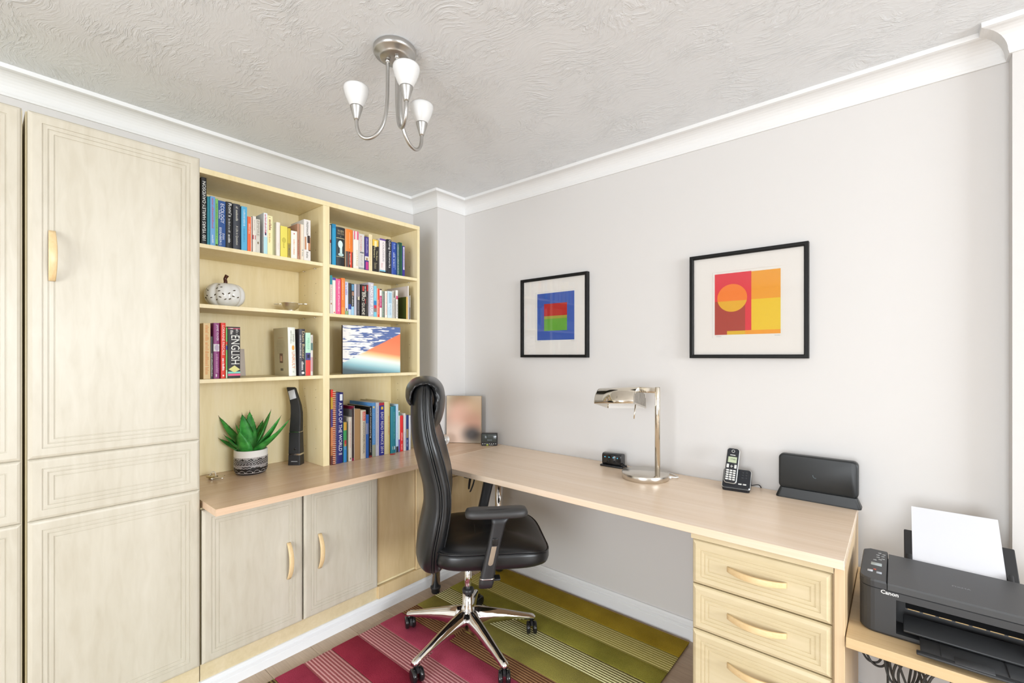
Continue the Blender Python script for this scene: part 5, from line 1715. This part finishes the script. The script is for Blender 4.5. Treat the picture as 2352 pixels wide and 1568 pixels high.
# canvas with an abstract landscape in blue, orange and grey bands
t = thing('art_canvas', 'unframed canvas print in blue, orange and grey leaning in the bookcase', 'picture', (-.222, -.698, ZB + .0006), math.radians(90 - 10.5))
m = mat('abstract_landscape', '#5a78b0', 0.5)
cn = coords(m)
sp_ = N(m, 'ShaderNodeSeparateXYZ')
L(m, cn, 'Vector', sp_, 0)
wv = N(m, 'ShaderNodeTexNoise')
wv.inputs['Scale'].default_value = 9
wv.inputs['Detail'].default_value = 2
L(m, cn, 'Vector', wv, 'Vector')
# sky with streaky clouds
mpc = N(m, 'ShaderNodeMapping')
mpc.inputs['Scale'].default_value = (14, 1, 95)
L(m, cn, 'Vector', mpc, 'Vector')
cl = N(m, 'ShaderNodeTexNoise')
cl.inputs['Scale'].default_value = 1.0
cl.inputs['Detail'].default_value = 2
L(m, mpc, 'Vector', cl, 'Vector')
skew = N(m, 'ShaderNodeMath', operation='MULTIPLY_ADD')
L(m, sp_, 'X', skew, 0)
skew.inputs[1].default_value = -0.62
L(m, cl, 'Fac', skew, 2)
csky = ramp(m, [(0.50, '#54699f'), (0.54, '#eeebe6')])
L(m, skew, 0, csky, 'Fac')
# height above a slope that rises to the right
hs = N(m, 'ShaderNodeMath', operation='MULTIPLY_ADD')
L(m, sp_, 'X', hs, 0)
hs.inputs[1].default_value = -0.50
L(m, sp_, 'Z', hs, 2)
h2_ = N(m, 'ShaderNodeMath', operation='MULTIPLY_ADD')
L(m, wv, 'Fac', h2_, 0)
h2_.inputs[1].default_value = 0.02
L(m, hs, 0, h2_, 2)
mask = ramp(m, [(0.148, (1, 1, 1, 1)), (0.150, (0, 0, 0, 1))])
L(m, h2_, 0, mask, 'Fac')
hz = N(m, 'ShaderNodeMath', operation='MULTIPLY_ADD')
L(m, sp_, 'X', hz, 0)
hz.inputs[1].default_value = 0.16
L(m, sp_, 'Z', hz, 2)
land = ramp(m, [(0.0, '#4c5f66'), (0.03, '#86b4be'), (0.055, '#c2dede'), (0.08, '#eef0e6'), (0.105, '#f4c98e'), (0.125, '#ee8a5c'), (0.2, '#ec7a4e')])
L(m, hz, 0, land, 'Fac')
mxx = N(m, 'ShaderNodeMixRGB')
L(m, mask, 'Color', mxx, 0)
L(m, csky, 'Color', mxx, 1)
L(m, land, 'Color', mxx, 2)
L(m, mxx, 0, bsdf(m), 'Base Color')
MB().rbox(-.165, .165, -.009, .009, 0, .261, .0012, 1, smooth=False).build('stretcher', M('#4a3a34', .7), t)
MB().add([(-.1645, -.0093, .0005), (.1645, -.0093, .0005), (.1645, -.0093, .2605), (-.1645, -.0093, .2605)], [(0, 1, 2, 3)]).build('print_face', m, t)

# small red plectrum-like tag in front of the books
o = MB().lathe([(0, 0), (.017, 0), (.0175, .001), (.017, .002), (0, .0022)], 24).build('red_tag', M('#c0181c', .4))
o.scale = (.6, 1, 1)
o.location = (-.152, -.612, ZT)
tag(o, 'small flat red disc lying in front of the teal book', 'disc')

# ------------------------------------------------------------------ printer on its side shelf
t = thing('printer_shelf', 'oak printer shelf fixed beside the drawer pedestal', 'shelf', (2.26, -.33, 0))
MB().rbox(1.9005 - 2.26, 2.62 - 2.26, -.604 + .33, -.062 + .33, .512, .540, .0015, 1, smooth=False).build('shelf_board', M_SHELFW, t)
MB().rbox(2.595 - 2.26, 2.619 - 2.26, -.59 + .33, -.075 + .33, 0, .5118, .001, 1, smooth=False).build('end_panel', M_EDGE, t)
MB().box(1.9005 - 2.26, 2.595 - 2.26, -.100 + .33, -.080 + .33, .43, .5118).build('rear_rail', M_EDGE, t)

t = thing('printer', 'black inkjet printer with paper in its rear tray', 'printer', (2.142, -.39, .5405))
M_PRT = mat('printer_black', (0.034, 0.035, 0.037), 0.42, bump=(1500, 0.15, 0.0003))
M_PRD = mat('printer_dark', (0.014, 0.014, 0.015), 0.5)
M_PRG = mat('printer_top', (0.055, 0.056, 0.058), 0.45, bump=(1500, 0.15, 0.0003))
def outline(k=0.0, y0=-.136, y1=.118):
    x0, x1 = -.216 + k, .216 - k
    y0 += k
    y1 -= k
    r = .034
    pts = []
    for i in range(7):
        a = PI + PI / 2 * i / 6
        pts.append((x0 + r + r * math.cos(a), y0 + r + r * math.sin(a)))
    for i in range(7):
        a = 1.5 * PI + PI / 2 * i / 6
        pts.append((x1 - r + r * math.cos(a), y0 + r + r * math.sin(a)))
    pts += [(x1, y1 - .01), (x1 - .01, y1), (x0 + .01, y1), (x0, y1 - .01)]
    return pts
# lower body: walls built around the output recess (x -.135..+.155, z .012..0.106)
RX_0, RX_1, RZ0, RZ1 = -.137, .158, .014, .104
bodyp = MB()
def ringo(k, z):
    return [(a, b, z) for a, b in outline(k)]
bodyp.loft([ringo(.004, .0), ringo(0, .006), ringo(0, RZ0)], smooth=False)
bodyp.loft([ringo(0, RZ1), ringo(0, .122), ringo(.002, .124)], smooth=False)
lefto = [p for p in outline(0) if p[0] < -.15] + []
def side_col(sign):
    o_ = outline(0)
    if sign < 0:
        return o_[:7] + [(RX_0, -.136), (RX_0, .118), (-.206, .118), (-.216, .108)]
    return [(RX_1, -.136)] + o_[7:14] + [(.216, .108), (.206, .118), (RX_1, .118)]
bodyp.prism(side_col(-1), RZ0, RZ1)
bodyp.prism(side_col(1), RZ0, RZ1)
pb = bodyp.build('body', M_PRT, t)
MB().box(RX_0, RX_1, -.06, .10, RZ0, RZ1).build('recess_back', M_PRD, t)
# output guide bar with ribs
gr = MB()
gr.box(RX_0 + .02, RX_1 - .02, -.108, -.06, .074, .078)
g0 = gr.build('paper_guide', M_PRT, t)
for k in range(8):
    MB().box(RX_0 + .024 + k * .031, RX_0 + .048 + k * .031, -.1088, -.1083, .0765, .0785).build('guide_rib', M('#b89c6a', .6), g0)
# fold-down output flap and sliding extension
FM = Matrix.Translation((.006, -.128, .020)) @ Matrix.Rotation(math.radians(3), 4, 'X')
MB().rbox(-.128, .128, -.012, .050, -.002, .004, .002, 2, Matrix.Translation((.006, -.126, .030)) @ Matrix.Rotation(math.radians(18), 4, 'X')).build('output_flap', M_PRT, t)
ex = MB().rbox(-.096, .096, -.072, .02, -.003, .002, .0015, 1, FM).build('tray_extension', M_PRT, t)
MB().rbox(-.104, .104, -.086, -.070, -.003, .003, .002, 2, FM).build('tray_lip', M_PRT, ex)
MB().rbox(-.034, .034, -.082, -.052, .0022, .0045, .001, 1, FM).build('paper_stop', M_PRG, ex)
for s in (-1, 1):
    MB().box(s * .058 - .001, s * .058 + .001, -.068, .0, .0021, .0027, FM).build('slide_groove', M_PRD, ex)
# scanner lid and control panel
PXL = -.156
lo = outline(-.0005)
lid_pts = [(PXL + .0015, -.1365)] + [p for p in lo[7:14]] + [(.2165, .03), (.2165, .092), (PXL + .0015, .104)]
lid = MB()
lid.loft([[(a, b, .125) for a, b in lid_pts], [(a, b, .139) for a, b in lid_pts], [(a * .99 + (PXL + .0015) * .01, b * .985, .1435) for a, b in lid_pts]], smooth=False)
ld = lid.build('scanner_lid', M_PRG, t)
cp_pts = lo[:7] + [(PXL - .0005, -.1365), (PXL - .0005, .115), (-.200, .117), (-.2165, .10)]
cp = MB()
cx_, cy_ = -.186, 0.0
cp.loft([[(a, b, .125) for a, b in cp_pts], [(a, b, .140) for a, b in cp_pts], [(cx_ + (a - cx_) * .93, cy_ + (b - cy_) * .985, .1455) for a, b in cp_pts]], smooth=False)
cpo = cp.build('control_panel', M_PRT, t)
def onp(x0, x1, y0, y1, col, name, parent=cpo, r=.3):
    return MB().rbox(x0 - 2.142, x1 - 2.142, y0 + .39, y1 + .39, .1450, .1464, .0006, 1).build(name, M(col, r), parent)
onp(1.948, 1.973, -.416, -.394, '#aab4b4', 'lcd_screen')
onp(1.942, 1.954, -.472, -.458, '#c4c8ce', 'start_button')
onp(1.962, 1.974, -.476, -.462, '#b0b6be', 'start_button')
onp(1.955, 1.961, -.454, -.445, '#b4462e', 'stop_button')
for (bx_, by_) in ((1.956, -.372), (1.968, -.362), (1.963, -.345), (1.975, -.352), (1.962, -.325), (1.974, -.330), (1.966, -.305), (1.976, -.312)):
    onp(bx_ - .004, bx_ + .004, by_ - .0025, by_ + .0025, '#a4a6a6', 'button')
text('Canon', M('#e6e6e4', .4), pb, (-.1505, -.1366, .1205 - .0025), (1, 0, 0), (0, 0, 1), .037, .0105, 'maker_lettering', bold=.02)
text('PIXMA', M('#8a8c8e', .4), ld, (-.004, -.042, .1438), (1, 0, 0), (0, 1, 0), .036, .0075, 'model_lettering')
# rear paper support
sup = MB()
SM = Matrix.Translation((0, .108, .118)) @ Matrix.Rotation(math.radians(-51), 4, 'X')
MB().rbox(-.118, .124, .0, .006, -.01, .112, .004, 2, Matrix.Translation((0, .112, .130)) @ Matrix.Rotation(math.radians(-48), 4, 'X')).build('paper_support', M_PRD, t)
for s in (-1, 1):
    MB().rbox(s * .106 - .006, s * .106 + .006, -.012, .0, -.008, .022, .002, 1, Matrix.Translation((0, .112, .130)) @ Matrix.Rotation(math.radians(-48), 4, 'X')).build('edge_guide', M_PRD, t)
# the sheets of paper
o = MB().box(-.0985, .0985, -.0024, -.0008, .002, .200).build('paper_sheet', M_PAPER)
o.location = (2.142, -.39 + .112, .5405 + .130)
o.rotation_euler = (math.radians(-48), 0, 0)
tag(o, 'white sheet of paper standing in the printer tray', 'paper')

# ------------------------------------------------------------------ cables
def cable(label, pts, r, m, cat='cable', name='cable', grp=None):
    o = MB().tube(smooth_path(pts, 7), r, 8).build(name, m)
    return tag(o, label, cat, grp)
cable('black looped cable hanging under the desk corner', [(.20, -.33, .715), (.185, -.33, .66), (.165, -.325, .585), (.158, -.32, .55), (.168, -.318, .60), (.185, -.312, .68), (.195, -.310, .692), (.203, -.308, .67), (.185, -.308, .59), (.165, -.312, .54), (.160, -.314, .535)], .0045, M_BLACKP)
o = MB().rbox(-.02, .02, -.028, .028, 0, .024, .005, 2).build('power_adapter', M_BLACKP)
o.location = (.205, -.34, .6998)
tag(o, 'black power adapter fixed under the desk corner', 'adapter')
M_CBL = mat('cable_grey', (0.05, 0.048, 0.045), 0.5)
rnd = random.Random(5)
for k in range(4):
    cx_, cy_ = 1.965 + k * .042, -.16 - .062 * k
    pts = []
    for i in range(13):
        a = i * 1.05 + k
        pts.append((cx_ + (.040 - .003 * (i % 3)) * math.cos(a) + .004 * i * (1 if k % 2 else -1) * .5, cy_ + .012 * math.sin(a * .7), .33 + .075 * math.sin(a) - .012 * (k % 3)))
    pts.append((cx_ + .02, cy_ + .015, .16))
    pts.append((cx_ + .03, cy_ + .02, .02))
    pts.append((cx_ + .06, cy_ + .02, .006))
    cable(('tangled dark cable beside the pedestal below the printer shelf', 'dark cable loop second from the pedestal below the printer shelf', 'dark cable loop third from the pedestal below the printer shelf', 'dark cable farthest right below the printer shelf')[k], pts, .0035, M_CBL, grp='cables below the printer shelf')
o = MB().rbox(-.014, .014, -.010, .010, 0, .090, .004, 2).build('plug_tag', M('#c8c2b8', .6))
o.location = (1.972, -.135, .365)
o.rotation_euler = (0, math.radians(8), 0)
tag(o, 'white and orange plug adapter among the cables on the wall', 'plug')
MB().box(-.0145, .0, -.0108, .0108, .03, .075).build('orange_label', M('#c4623a', .6), o)
MB().box(-.004, .004, .010, .134, .02, .03).build('wall_bracket', M_CBL, o)
flush_text()
